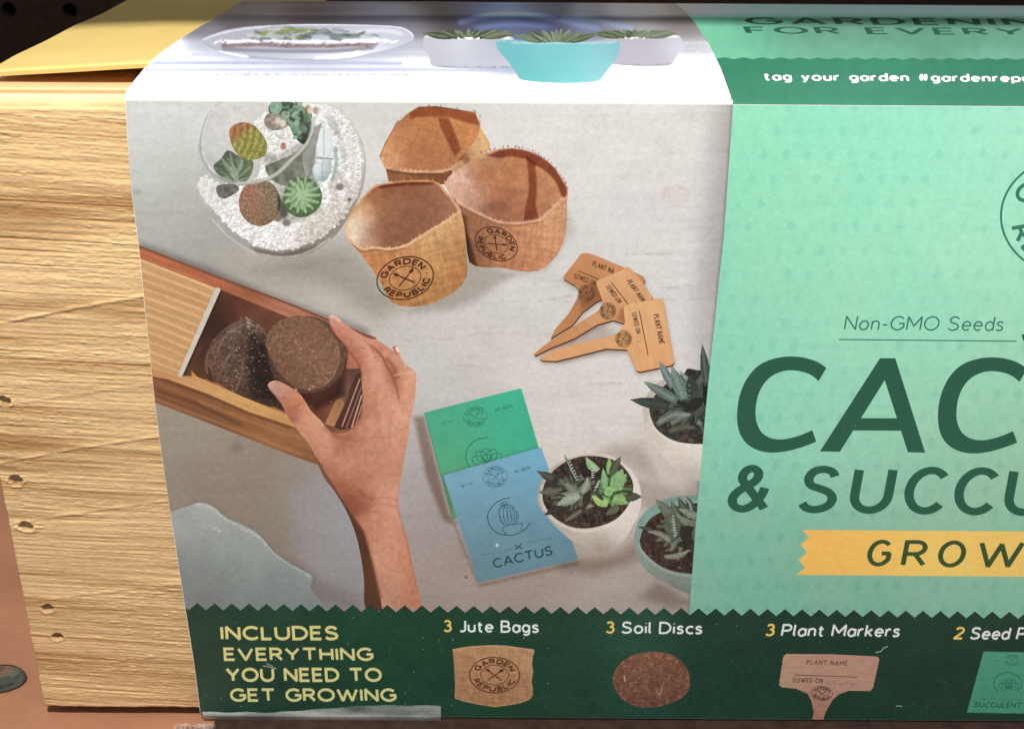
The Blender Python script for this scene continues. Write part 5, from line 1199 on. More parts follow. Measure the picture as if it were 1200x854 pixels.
def petals(key, cx, cy, k, col, w=.8, rot=-8):
    def R(pts):
        a = math.radians(rot); return [(cx + (x * math.cos(a) - y * math.sin(a)) * k, cy + (x * math.sin(a) + y * math.cos(a)) * k) for x, y in pts]
    P_ = []
    for an, ln, wd in ((-90, 34, 13), (-128, 36, 12), (-52, 36, 12), (-158, 38, 11), (-22, 38, 11), (-90, 20, 12)):
        a = math.radians(an); d = (math.cos(a), math.sin(a)); n = (-d[1], d[0])
        pts = [(0, 0)]
        for q, e in ((.35, .8), (.6, 1), (.85, .7), (1, 0)): pts.append((d[0] * ln * q + n[0] * wd * e, d[1] * ln * q + n[1] * wd * e))
        for q, e in ((.85, .7), (.6, 1), (.35, .8), (0, 0)): pts.append((d[0] * ln * q - n[0] * wd * e, d[1] * ln * q - n[1] * wd * e))
        P_.append(R(pts))
    A.ribbon(key, P_, w, col)
petals('pkG', 480 + 300 / 3.285, 440 + 335 / 3.285, .50, gi)
text(A, 'pkG', 'NET WT', T6([(125, 190)])[0], T6([(170, 180)])[0], (-.8, -3.0), .2, (58, 140, 104)); text(A, 'pkG', 'NO. SEEDS', T6([(332, 138)])[0], T6([(398, 120)])[0], (-.8, -3.0), .2, (40, 124, 90))
A.brush('pkG', T6([(56, 145), (100, 310), (164, 557)]), .9, (44, 128, 86), .5)
pb = T6([(130, 384), (502, 276), (508, 280), (560, 420), (647, 702), (642, 708), (268, 796), (262, 792)])
A.soft_poly('photo', [(x + 2, y + 2) for x, y in T6([(164, 557), (262, 796), (648, 706), (640, 720), (262, 806), (190, 640)])], (160, 140, 128), .6, 3)
A.poly('pkB', pb, noisy(gm(S6([(150, 390, 112, 172, 196), (490, 290, 108, 178, 208), (300, 450, 112, 170, 192), (520, 420, 104, 166, 192), (200, 560, 100, 146, 162), (400, 600, 100, 148, 164), (560, 560, 98, 148, 168), (280, 760, 96, 132, 140), (600, 700, 92, 130, 142)])), .035, 12), 2.4)
bi = (38, 84, 96)
emblem(A, 'pkB', 580.5, 558.5, 14.4, 12.4, (52, 104, 118), -10, .9)
TC = Z(540, 550, 6.1)
A.ribbon('pkB', [TC([(352, 202), (310, 208), (262, 228), (220, 265), (196, 305), (190, 345), (200, 385), (225, 425), (262, 455), (310, 468), (370, 468), (420, 452), (465, 422), (497, 380)])], 1.1, bi)
A.ribbon('pkB', [TC([(295, 415), (345, 395), (390, 392), (437, 380)]), TC([(295, 415), (318, 460), (340, 466)]), TC([(437, 380), (436, 440)]),
    TC([(318, 405), (290, 360), (275, 310), (280, 280), (300, 258), (340, 250), (370, 262), (395, 300), (404, 340), (395, 385)]), TC([(335, 398), (308, 350), (302, 300), (315, 265)]), TC([(352, 395), (334, 345), (330, 300), (335, 262)]), TC([(368, 392), (362, 345), (355, 300), (348, 262)]), TC([(384, 390), (385, 345), (378, 300), (362, 265)])], .85, bi)
for cx, cy in ((292, 250), (312, 240), (335, 240), (303, 262), (325, 258)): A.ribbon('pkB', [ell(*TC([(cx, cy)])[0], 2.2, 2.0, 0, 9)], .7, bi)
for cx, cy in ((275, 290), (272, 315), (276, 340), (285, 365), (297, 385), (400, 300), (408, 322), (410, 345), (404, 368), (330, 320), (345, 340), (362, 330), (310, 335), (378, 355)): A.ribbon('pkB', [TC([(cx - 7, cy - 5), (cx + 7, cy + 5)])], .7, bi)
text(A, 'pkB', 'CACTUS', TC([(240, 700)])[0], TC([(655, 604)])[0], (-1.8, -9.4), .19, (34, 66, 84), .26)
text(A, 'pkB', 'NET WT', TC([(8, 130)])[0], TC([(92, 102)])[0], (-.8, -2.6), .2, (70, 122, 136)); text(A, 'pkB', 'NO. SEEDS', TC([(388, 26)])[0], TC([(500, -6)])[0], (-.8, -3.0), .2, (52, 104, 120))
text(A, 'pkB', 'THE CACT COLLECT', TC([(148, 618)])[0], TC([(372, 570)])[0], (-.4, -2.0), .22, (76, 118, 128)); text(A, 'pkB', 'COLLECTION SEED', TC([(475, 530)])[0], TC([(655, 494)])[0], (-.4, -2.0), .22, (76, 118, 128))
A.ribbon('pkB', [TC([(385, 540), (440, 565)]), TC([(388, 572), (436, 530)])], 1.5, (44, 80, 92))
A.blob('pkB', *TC([(256, 544)])[0], 1.1, 1.3, (236, 244, 246), 1, .3)
A.blob('photo', *TC([(38, 772)])[0], 1.8, 1.0, (70, 56, 48), .9, .4)

# --- plant pots
P1 = Z(620, 520, 6.1); G1 = ZG(620, 520, 6.1)
A.poly('potA', cat(P1([(62, 400), (66, 340), (90, 262), (140, 190), (220, 130), (320, 90), (420, 70), (520, 68), (600, 90), (680, 140), (740, 200), (782, 275), (800, 350), (800, 420), (780, 510), (730, 600), (680, 690), (630, 745), (590, 766), (520, 776), (440, 756), (360, 720), (290, 680), (210, 610), (120, 510), (75, 450)]), 4),
       noisy(gm(G1([(80, 430, 176, 160, 146), (140, 560, 180, 164, 150), (260, 640, 186, 168, 154), (400, 700, 176, 156, 142), (520, 740, 160, 140, 126), (600, 700, 186, 168, 156), (400, 640, 208, 192, 178), (560, 620, 212, 196, 184), (680, 560, 214, 200, 190), (760, 420, 216, 202, 192), (780, 330, 220, 206, 196), (690, 160, 218, 202, 190), (520, 78, 206, 190, 174), (300, 105, 190, 172, 154), (100, 280, 186, 166, 146), (640, 650, 204, 190, 180)])), .03, 8), 1.8)
A.brush('potA', P1([(100, 300), (90, 400), (130, 490), (190, 550), (280, 600), (380, 622), (500, 608), (630, 555), (710, 468), (752, 380)]), 1.2, (226, 210, 196), .7, .8, 1)
A.poly('potA', cat(P1([(96, 390), (104, 300), (160, 205), (240, 140), (330, 100), (420, 85), (520, 92), (620, 122), (690, 180), (738, 262), (742, 340), (708, 440), (625, 535), (500, 588), (380, 604), (280, 584), (180, 525), (120, 455)]), 4), soil((72, 58, 48), .9, .5, 5), 1.4)
DK = (62, 62, 50)
def L1(b, t, w, c, mid=None, bend=0, key='potA', T=P1, k=6.1): leaf(A, key, T([b])[0], T([t])[0], w / k, noisy(c, .16, 3, int(b[0])), 1.4, bend, mid)
L1((270, 300), (52, 192), 76, (74, 74, 60), (104, 102, 86)); L1((290, 330), (66, 346), 78, (96, 92, 76), (116, 112, 96)); L1((290, 430), (104, 508), 60, (60, 56, 46), (82, 78, 66)); L1((300, 260), (120, 290), 90, (66, 62, 52))
rnd_ = random.Random(31)
def rosette(L, cx, cy, r0, r1, n, cols, w, squash=.8, mids=((120, 124, 104),)):
    for i in range(n):
        a = 2 * math.pi * (i + rnd_.uniform(-.3, .3)) / n; rr_ = r0 + (r1 - r0) * rnd_.random()
        if i % 3 == 0: w_ = w * 1.15
        L((cx + .12 * rr_ * math.cos(a), cy + .12 * rr_ * math.sin(a)), (cx + rr_ * math.cos(a), cy + squash * rr_ * math.sin(a)), w * rnd_.uniform(.8, 1.2), rnd_.choice(cols), rnd_.choice(mids), rnd_.uniform(-.08, .08))
_dk = [(62, 64, 50), (76, 80, 64), (54, 56, 44), (90, 92, 74)]
rosette(L1, 330, 345, 110, 205, 24, _dk, 58); rosette(L1, 590, 330, 80, 165, 20, [(92, 124, 72), (78, 104, 60), (110, 150, 88), (64, 84, 50)], 52, .9, ((130, 170, 104),))
rosette(L1, 340, 350, 60, 100, 8, [(88, 92, 74), (104, 110, 90)], 44, .8, ((150, 158, 138),))
L1((350, 280), (248, 72), 34, (60, 62, 52), (196, 206, 190)); L1((420, 240), (390, 90), 90, (56, 48, 40)); L1((480, 320), (520, 110), 40, (58, 54, 44))
L1((330, 340), (258, 280), 62, (116, 122, 102), (146, 150, 130)); L1((375, 350), (420, 236), 58, (128, 138, 118), (170, 178, 158), .12); L1((360, 365), (196, 438), 76, (142, 156, 134))
L1((380, 470), (258, 552), 44, (84, 80, 66), (140, 140, 122)); L1((460, 350), (505, 255), 50, (60, 60, 48), (176, 184, 168)); L1((400, 440), (455, 445), 50, (110, 108, 92), (170, 166, 150)); L1((420, 350), (400, 460), 60, (64, 58, 46))
for q in range(9):
    x = 222 + q * 16; y = 424 - q * 6; A.ribbon('potA', [P1([(x - 7, y - 18 + abs(q - 4) * 2), (x + 2, y + 16 - abs(q - 4) * 2)])], .55, (196, 206, 188))
for q in range(7):
    A.ribbon('potA', [P1([(285 + q * 13, 536 - q * 9 - 9), (293 + q * 13, 536 - q * 9 + 8)])], .5, (150, 150, 134)); A.ribbon('potA', [P1([(283 + q * 10, 130 + q * 21), (299 + q * 9, 126 + q * 21)])], .8, (202, 212, 198)); A.ribbon('potA', [P1([(446, 150 + q * 15), (464, 146 + q * 15)])], .9, (206, 214, 200))
for q in range(5): A.ribbon('potA', [P1([(470 + q * 6, 310 - q * 11), (496 + q * 3, 306 - q * 10)])], .7, (196, 204, 190))
L1((495, 190), (405, 95), 58, (140, 172, 124), (170, 196, 150), -.1); L1((575, 215), (572, 100), 46, (128, 176, 88), (160, 200, 112)); L1((585, 215), (655, 90), 62, (84, 90, 66), (112, 118, 92)); L1((545, 320), (530, 175), 50, (118, 164, 108), (146, 186, 132))
L1((610, 320), (668, 180), 96, (122, 172, 102), (146, 190, 124)); L1((600, 340), (700, 210), 70, (126, 176, 106)); L1((565, 430), (448, 372), 72, (146, 186, 96), (166, 200, 118), -.05); L1((580, 395), (666, 326), 50, (76, 108, 58), (60, 84, 46)); L1((600, 390), (712, 425), 78, (126, 172, 90), (150, 190, 114), -.08)
L1((690, 390), (804, 376), 66, (78, 80, 62), (96, 96, 78), -.06); L1((640, 450), (550, 505), 56, (92, 96, 72), (112, 116, 92)); L1((560, 370), (580, 300), 60, (136, 186, 110)); L1((640, 330), (650, 250), 60, (124, 174, 104)); L1((530, 400), (460, 330), 30, (70, 80, 56))
P2 = Z(720, 400, 5.021); G2 = ZG(720, 400, 5.021)
A.poly('potB', list(cat(P2([(165, 430), (170, 380), (200, 300), (250, 245), (320, 212), (420, 185), (560, 170), (640, 170)]), 4, False)) + P2([(640, 820)]) + list(cat(P2([(500, 818), (460, 812), (410, 790), (350, 740), (290, 680), (235, 620), (200, 575), (178, 520)]), 4, False)),
       noisy(gm(G2([(175, 430, 190, 178, 166), (200, 520, 208, 194, 182), (260, 640, 196, 184, 172), (330, 640, 216, 206, 194), (400, 760, 190, 178, 166), (480, 700, 208, 198, 188), (500, 620, 218, 208, 198), (220, 310, 186, 176, 166), (470, 800, 176, 164, 152)])), .03, 8), 1.8)
A.poly('potB', list(cat(P2([(205, 400), (230, 330), (280, 270), (360, 215), (430, 180), (640, 150)]), 4, False)) + P2([(640, 602)]) + list(cat(P2([(480, 603), (380, 592), (300, 558), (240, 505), (212, 450)]), 4, False)), soil((66, 62, 54), .9, .45, 7), 1.4)
A.brush('potB', P2([(205, 440), (240, 515), (300, 568), (380, 602), (480, 613), (560, 612)]), 1.0, (228, 216, 202), .7, .7, 1)
A.poly('potB', cat(P2([(415, 185), (430, 160), (470, 165), (500, 175), (520, 200), (540, 300), (540, 420), (480, 380), (420, 300), (400, 230)]), 3), soil((56, 56, 48), .9, .4, 2), 1.5)
L2 = lambda b, t, w, c, mid=None, bend=0: L1(b, t, w, c, mid, bend, 'potB', P2, 5.021)
rosette(L2, 470, 370, 130, 250, 24, [(52, 62, 54), (66, 78, 68), (44, 50, 44), (78, 90, 78)], 60, .8, ((104, 118, 106),))
L2((560, 380), (600, 80), 110, (40, 46, 40)); L2((545, 260), (516, 12), 54, (72, 84, 78), (104, 118, 112)); L2((320, 380), (90, 342), 66, (62, 72, 66), (82, 92, 86)); L2((370, 350), (168, 234), 60, (100, 116, 106), (134, 148, 138)); L2((345, 270), (262, 112), 52, (104, 122, 118), (146, 164, 160)); L2((410, 340), (336, 142), 76, (104, 126, 118), (132, 152, 144))
L2((480, 280), (380, 170), 30, (128, 146, 138)); L2((470, 330), (440, 200), 80, (68, 78, 68)); L2((330, 480), (450, 425), 60, (96, 106, 94), (150, 158, 142), -.1); L2((300, 460), (400, 390), 70, (84, 92, 80)); L2((250, 488), (440, 422), 50, (104, 114, 100), (146, 154, 138), -.12); L2((320, 530), (480, 505), 44, (88, 84, 72), (118, 110, 96), -.08); L2((470, 440), (550, 370), 40, (84, 86, 74)); L2((420, 400), (540, 330), 70, (50, 54, 46))
for q in range(10): A.ribbon('potB', [P2([(392 + q % 3 * 22, 240 + q * 10), (402 + q % 3 * 22, 238 + q * 10)])], .6, (158, 176, 168))
for x, y, c in ((420, 560, (112, 84, 66)), (450, 580, (126, 96, 76)), (400, 575, (104, 80, 64)), (500, 480, (150, 140, 124))): A.blob('potB', *P2([(x, y)])[0], 3.5, 2.2, c, .8, .5)
P3 = Z(730, 560, 5.34); G3 = ZG(730, 560, 5.34)
A.poly('potC', list(cat(P3([(68, 400), (74, 340), (100, 260), (150, 200), (220, 150), (300, 122), (400, 108), (600, 108)]), 4, False)) + P3([(600, 732)]) + list(cat(P3([(430, 728), (350, 702), (280, 660), (200, 620), (140, 570), (90, 490)]), 4, False)),
       noisy(gm(G3([(80, 400, 140, 152, 140), (120, 500, 140, 148, 136), (200, 590, 134, 138, 126), (300, 640, 128, 130, 118), (400, 700, 118, 116, 104), (420, 640, 136, 146, 134), (110, 260, 126, 156, 146), (180, 190, 132, 164, 154), (260, 150, 120, 148, 140), (400, 120, 120, 146, 138)])), .03, 8), 1.8)
A.poly('potC', P3([(125, 290), (160, 225), (230, 178), (320, 148), (420, 138), (600, 138), (600, 260), (330, 250), (240, 210), (150, 300)]), (128, 162, 150), 2.2)
A.poly('potC', list(cat(P3([(104, 390), (128, 315), (175, 250), (240, 212), (330, 180), (420, 160), (600, 150)]), 4, False)) + P3([(600, 602)]) + list(cat(P3([(420, 598), (310, 580), (220, 540), (150, 480), (114, 440)]), 4, False)), soil((72, 52, 44), .9, .5, 9), 1.4)
A.brush('potC', P3([(96, 420), (150, 500), (220, 555), (310, 594), (420, 612)]), 1.0, (168, 176, 162), .7, .8, 1)
L3 = lambda b, t, w, c, mid=None, bend=0: L1(b, t, w, c, mid, bend, 'potC', P3, 5.34)
rosette(L3, 390, 300, 100, 215, 22, [(62, 68, 54), (78, 84, 68), (50, 54, 42), (96, 100, 82)], 56, .9, ((124, 130, 112),))
L3((330, 260), (202, 130), 70, (100, 108, 92), (122, 130, 112)); L3((400, 220), (342, 118), 44, (72, 80, 66), (110, 118, 104)); L3((435, 230), (378, 104), 46, (66, 78, 66), (190, 198, 182), .1); L3((300, 220), (320, 390), 110, (92, 96, 78), (100, 106, 88)); L3((480, 250), (345, 190), 50, (124, 128, 108), (146, 148, 128)); L3((480, 340), (330, 225), 56, (118, 120, 100), (138, 140, 118)); L3((480, 300), (400, 280), 60, (110, 112, 92)); L3((440, 380), (360, 300), 110, (54, 52, 42)); L3((300, 400), (150, 330), 40, (120, 118, 102), (158, 154, 136), .1); L3((180, 320), (90, 305), 22, (84, 84, 70)); L3((260, 492), (425, 446), 36, (132, 124, 106), (160, 150, 132), .1); L3((440, 400), (330, 420), 50, (58, 50, 40)); L3((470, 310), (440, 390), 50, (104, 106, 88))
for q in range(8): A.blob('potC', *P3([(314 + q * 2, 240 + q * 17)])[0], 1.5, 1.0, (196, 200, 182), .9, .4)
for q in range(9):
    x, y = rr.uniform(160, 400), rr.uniform(400, 580); A.blob('potC', *P3([(x, y)])[0], 1.2, .9, (170, 140, 120), .8, .4)

# --- mint panel
def mint(P, C=None):
    c = gm([(870, 130, 150, 238, 196), (1000, 140, 158, 240, 200), (1190, 150, 164, 242, 204), (870, 250, 142, 224, 182), (1000, 260, 156, 234, 192), (1180, 300, 164, 232, 194), (860, 400, 136, 214, 178), (1000, 400, 150, 222, 184), (1190, 400, 152, 216, 178), (850, 520, 132, 204, 172), (1000, 520, 144, 204, 170), (1190, 560, 142, 196, 162), (840, 620, 124, 184, 154), (900, 650, 120, 176, 146), (1000, 690, 118, 170, 140), (1190, 700, 126, 172, 140), (820, 700, 116, 172, 144)], 3, 20)(P)
    # tone-on-tone damask: rows of small lozenges and sprigs
    sc = 1 + (P[:, 1] - 121) * 0.00022
    x = (P[:, 0] - 600) * sc; y = P[:, 1]
    u = x / 26.0; v = y / 28.0; r_ = np.floor(v); uu = (u + .5 * (r_ % 2)) % 1 - .5; vv = v % 1 - .5
    k = _h(np.floor(u + .5 * (r_ % 2)), r_, 3)
    loz = (1 - sstep(.20, .32, np.abs(uu) + np.abs(vv) * .9 + .06 * vn(x / 3, y / 3, 2))) * (.25 + .75 * k)
    n = fbm(x / 9, y / 9, 3, 6) - .5; n2 = fbm(x / 2.6, y / 2.6, 2, 9) - .5; n3 = vn(x / 60, y / 50, 14) - .5
    m = 1 - 0.042 * loz + 0.038 * n + 0.035 * n2
    c = c * m[:, None]; c[:, 0] += 10 * n3 - 6 * loz; c[:, 2] += 2 * loz
    return c
gp = [(859.5, 112), (859, 122.6)] + PB[1:] + [(XEND + 2, 735), (XEND + 2, 112)]
A.poly('green', gp, mint, 2.6)
A.brush('photo', PB, 2.2, (96, 104, 98), .5, .9)
dg = (40, 96, 74)
def word_italic(key, s, boxes, y0, y1, w, sl, color, art=A):
    """each capital is fitted to its own x range; y0 top, y1 baseline (y1 may drift with x)"""
    fs = []
    for ch, (xa, xb) in zip(s, boxes):
        W_, ls = G[ch]; h = y1(xa) - y0(xa)
        wd = w * h
        span = (xb - xa) - wd - sl * h * (0 if ch in 'A' else 1)
        for l in ls:
            L = np.array(l, float).reshape(-1, 2)
            mn = min(p[0] for q in ls for p in q); mx_ = max(p[0] for q in ls for p in q)
            fx = (L[:, 0] - mn) / max(mx_ - mn, 1e-3)
            if ch == 'A': X = xa + wd * .45 + fx * ((xb - xa) - wd * .9) + sl * h * (L[:, 1] - .0) * .62
            else: X = xa + wd / 2 + fx * span + sl * h * L[:, 1]
            Y = y1(xa) - wd * .5 * .9 - L[:, 1] * (h - wd * .9)
            fs += [np.array(q) * [1.28, 1] for q in ribbon_quads(np.stack([X / 1.28, Y], 1), wd, False)]
    art.polys(key, fs, color)
T9 = Z(840, 340, 3.05)
_C = list(cat([(392, 277), (350, 252), (292, 238), (225, 240), (160, 262), (114, 306), (85, 365), (73, 430), (76, 490), (95, 534), (130, 564), (180, 579), (238, 577), (300, 562), (356, 541)], 5, False)) + list(cat([(341, 500), (292, 520), (240, 532), (196, 529), (161, 508), (142, 470), (139, 425), (148, 375), (170, 332), (205, 302), (250, 287), (300, 290), (338, 304), (364, 325)], 5, False))
A.polys('t_cactus', [T9(_C), T9([(x + 718, y + 3) for x, y in _C]),
    T9([(583, 243), (638, 243), (600, 322), (440, 577), (368, 576)]), T9([(583, 243), (638, 243), (745, 580), (683, 579), (598, 315)]), T9([(511, 457), (648, 457), (660, 502), (484, 501)]),
    T9([(1150, 248), (1440, 251), (1434, 298), (1144, 295)]), T9([(1268, 272), (1330, 272), (1278, 584), (1216, 583)])], dg)
word_italic('t_cactus', 'US', [(1319, 1420), (1428, 1489)], lambda x: 421.5, lambda x: 535.5, .15, .17, dg)
bx = [(852, 908.5), (934, 986), (994, 1051), (1057, 1113), (1115.5, 1172), (1175, 1232), (1240, 1276), (1284, 1330), (1338, 1400), (1408, 1462)]
word_italic('t_succ', '&SUCCULENT', bx, lambda x: 545 + (x - 852) * .010, lambda x: 599.5 + (x - 852) * .014, .158, .16, dg)
text(A, 't_non', 'Non-GMO Seeds', (989.5, 386), (1174.5, 387.2), (2.8, -15.4), .115, (52, 116, 92), .24, .42, 0.0)
A.ribbon('t_non', [[(983, 397.8), (1191, 399.8)]], 1.4, (56, 116, 92))
A.polys('t_non', [[(1197, 392), (1203, 391), (1216, 402), (1214, 406), (1206, 404), (1199, 399)]], (36, 92, 72))
# round seal at the right edge of the frame
sc_ = (1262, 253.5)
A.ribbon('seal', [ell(sc_[0], sc_[1], 89, 72, 0, 90).tolist() + [tuple(ell(sc_[0], sc_[1], 89, 72, 0, 90)[0])]], 2.6, (62, 128, 100))
A.ribbon('seal', [ell(sc_[0], sc_[1], 50, 40, 0, 60).tolist() + [tuple(ell(sc_[0], sc_[1], 50, 40, 0, 60)[0])]], 1.8, (62, 128, 100))
M_ = [[89, 0], [0, -72]]
arctext(A, 'seal', 'GARDEN', M_, sc_, 160, 20, .66, .22, 4.4, (58, 124, 96)); arctext(A, 'seal', 'REPUBLIC', M_, sc_, 193, 347, .88, .22, 4.4, (58, 124, 96), flip=True)
A.ribbon('seal', [[(1240, 275), (1280, 235)], [(1284, 275), (1244, 235)]], 3.5, (58, 124, 96))
A.polys('seal', [ell(1238, 229, 9, 6, 40, 14), ell(1286, 229, 9, 6, -40, 14)], (58, 124, 96))
# yellow banner
TG = Z(840, 590, 3.236)
A.poly('banner', TG([(325, 99), (350, 128), (318, 155), (343, 184), (310, 213), (335, 242), (302, 269), (1800, 282), (1830, 250), (1800, 222), (1832, 195), (1800, 165), (1830, 138), (1800, 110)]), noisy(gm([(940, 640, 248, 190, 92), (1100, 640, 250, 194, 98), (1200, 640, 246, 196, 104), (1350, 640, 244, 192, 100), (950, 665, 236, 174, 88), (1190, 670, 232, 178, 94)]), .03, 10, 4, .4), 4)
word_italic('t_grow', 'GROWKIT', [(1014.5, 1047), (1055.8, 1089.5), (1097.5, 1134), (1143, 1201), (1240, 1275), (1284, 1296), (1304, 1340)], lambda x: 632.2 + (x - 1014) * .012, lambda x: 663.2 + (x - 1014) * .014, .15, .17, (58, 78, 40))

# --- dark band
def bandc(P, C=None):
    c = gm([(240, 740, 40, 72, 56), (300, 730, 34, 78, 54), (450, 760, 30, 80, 56), (330, 800, 38, 68, 54), (260, 820, 46, 74, 60), (560, 730, 32, 76, 54), (690, 760, 36, 78, 58), (600, 820, 36, 74, 56), (740, 745, 50, 96, 78), (760, 775, 42, 84, 68), (860, 760, 34, 68, 58), (1000, 730, 36, 70, 52), (1000, 800, 32, 66, 50), (1190, 740, 38, 70, 52), (1190, 820, 38, 68, 54), (850, 820, 34, 72, 56)], 3, 12)(P)
    n = fbm(P[:, 0] / 3, P[:, 1] / 3, 2, 3) - .5; n2 = fbm(P[:, 0] / 30, P[:, 1] / 20, 2, 8) - .5
    return c * (1 + .16 * n + .14 * n2)[:, None]
le = [p for p in ledge if p[1] > ztop(222) - 1]
zz = [q for q in ZZ if q[0] > 223.5]
A.poly('band', [(205, 714)] + ZZ + [(XEND + 2, bot_y(XEND)), (200, bot_y(200))], bandc, 3.2)
for z_ in (zz,):
    A.brush('band', z_[:], 0.8, (18, 50, 38), .35, .9)
yl = (224, 202, 130)
TB = Z(220, 690, 4.0)
for s, xa, xb, yb, yt in [('INCLUDES', 162, 702, 233, 178), ('EVERYTHING', 176, 864, 330, 279), ('YOU NEED TO', 186, 905, 428, 374), ('GET GROWING', 206, 972, 521, 470)]:
    a, b = TB([(xa, yb)])[0], TB([(xb, yb)])[0]
    text(A, 't_inc', s, a, b, (-.9, (yt - yb) / 4.0), .235, yl, .27, .50)
TM = Z(500, 690, 3.333)
wh = (232, 230, 220)
for key, num, nx0, nx1, s, x0_, x1_, yb, h, f in [('t_jute', '3', 520.5, 528.5, 'Jute Bags', 538.5, 630.5, 740.0, 12.2, 0), ('t_soil', '3', 710.5, 719, 'Soil Discs', 729, 822, 741.6, 12.2, .05), ('t_mark', '3', 897, 906, 'Plant Markers', 916, 1053, 744.8, 12.4, .2), ('t_seed', '2', 1118, 1127.5, 'Seed Packets', 1137, 1262, 748.4, 12.4, .25)]:
    up = (h * f, -h)
    text(A, key, num, (nx0, yb - .8), (nx1, yb - .8), up, .19, (236, 192, 92)); text(A, key, s, (x0_, yb - .6), (x1_, yb + .2), up, .18, wh, .25, .42)
TJ = Z(500, 745, 7.5); SJ = ZG(500, 745, 7.5)
A.poly('sbag', TJ([(228, 116), (300, 101), (400, 88), (560, 79), (700, 83), (820, 100), (945, 117), (945, 148), (932, 178), (925, 250), (936, 310), (920, 400), (932, 450), (934, 520), (900, 560), (820, 588), (700, 610), (600, 622), (480, 604), (330, 575), (262, 552), (246, 548), (250, 400), (240, 250)]),
       weave(gm(SJ([(260, 140, 184, 132, 92), (600, 100, 190, 138, 96), (920, 140, 190, 140, 100), (260, 520, 172, 118, 80), (600, 590, 168, 112, 74), (900, 500, 174, 118, 82), (600, 350, 178, 124, 86)])), .16, 2, 1.9, 6), 1.4)
A.brush('sbag', TJ([(230, 118), (400, 92), (560, 82), (700, 86), (943, 120)]), .9, (212, 164, 122), .7); A.brush('sbag', TJ([(250, 552), (480, 602), (600, 618), (820, 586), (930, 530)]), .8, (206, 156, 112), .5)
A.brush('sbag', TJ([(943, 150), (928, 190), (924, 250), (934, 310), (918, 400), (930, 460)]), .7, (208, 158, 116), .6)
emblem(A, 'sbag', 579.6, 790.6, 29.3, 20.8, (96, 52, 30), 1, 1.1)
A.poly('sdisc', TM(cat([(730, 375), (728, 340), (748, 300), (790, 265), (850, 247), (915, 245), (970, 262), (1010, 300), (1028, 345), (1022, 395), (985, 430), (930, 452), (870, 462), (810, 455), (760, 425)], 4)), soil(gm([(735, 780, 132, 80, 56), (764, 775, 130, 84, 58), (790, 800, 122, 74, 50), (764, 820, 112, 66, 46), (730, 810, 116, 70, 50)]), 1.0, .30, 4), 1.4)
A.ribbon('sdisc', [TM([(772, 335), (776, 362)])], 1.1, (206, 160, 108)); A.ribbon('sdisc', [TM([(920, 378), (918, 402), (905, 414)])], .9, (190, 140, 96)); A.ribbon('sdisc', [TM([(870, 285), (884, 292), (872, 300)])], .8, (176, 124, 86)); A.ribbon('sdisc', [TM([(896, 400), (912, 414)])], .7, (170, 116, 80))
A.poly('smark', TG([(262, 569), (430, 570), (600, 578), (613, 582), (616, 592), (592, 698), (582, 709), (500, 708), (462, 722), (440, 742), (420, 775), (408, 800), (403, 828), (360, 827), (368, 790), (358, 745), (345, 720), (300, 700), (246, 695), (236, 685), (252, 580)]), noisy(gm([(930, 775, 186, 140, 110), (1020, 780, 186, 134, 112), (970, 800, 184, 130, 108), (960, 830, 166, 108, 86), (965, 845, 160, 104, 82)]), .07, 9, 5, .25), 2)
text(A, 'smark', 'PLANT NAME', TG([(342, 608)])[0], TG([(494, 612)])[0], (.3, -4.8), .17, (90, 56, 44), .45, .7, 0, True)
text(A, 'smark', 'SOWED ON', TG([(288, 676)])[0], TG([(400, 678)])[0], (.3, -4.8), .19, (92, 58, 46), .45, .6, 0, True); text(A, 'smark', '_/_/_', TG([(418, 682)])[0], TG([(522, 684)])[0], (.3, -4.6), .10, (104, 68, 54), .3, .6)
A.ribbon('smark', [TG([(292, 648), (532, 657)])], .9, (92, 58, 46))
emblem(A, 'smark', 963.2, 812, 12.4, 8.2, (60, 40, 34), 4, 1.2, 0)
A.poly('spack', [(1152.6, 763), (1222, 764.2), (1204, 835.6), (1133, 834.4)], noisy(gm([(1150, 770, 72, 150, 118), (1210, 770, 74, 150, 120), (1140, 830, 64, 140, 108), (1200, 825, 66, 142, 110)]), .04, 8), 4)
emblem(A, 'spack', 1186, 773, 9, 6.5, (44, 112, 86), 0, 1.0)
A.ribbon('spack', [arc_(1181, 800, 16.5, 130, 410, 24, 12.5)], 1.0, (34, 104, 80)); petals('spack', 1182, 806, .34, (34, 104, 80), .7, 0)
text(A, 'spack', 'SUCCULENT', (1141.5, 827.6), (1196, 828.6), (1.2, -5.2), .2, (28, 84, 66), .3)
text(A, 'spack', 'THE CACT COLLECTION', (1148, 819.6), (1196, 820), (.4, -1.6), .22, (48, 112, 88)); A.ribbon('spack', [[(1160, 773.8), (1170, 774)]], .7, (48, 112, 88))
for L in ([(1026, 764), (1032, 763), (1036, 758.5), (1040.5, 757)], [(1050, 827), (1054, 826.5), (1057, 827.6)], [(308, 779.6), (324, 783)], [(312, 777), (320, 780.5)]): A.ribbon('band', [L], .9, (190, 196, 186))
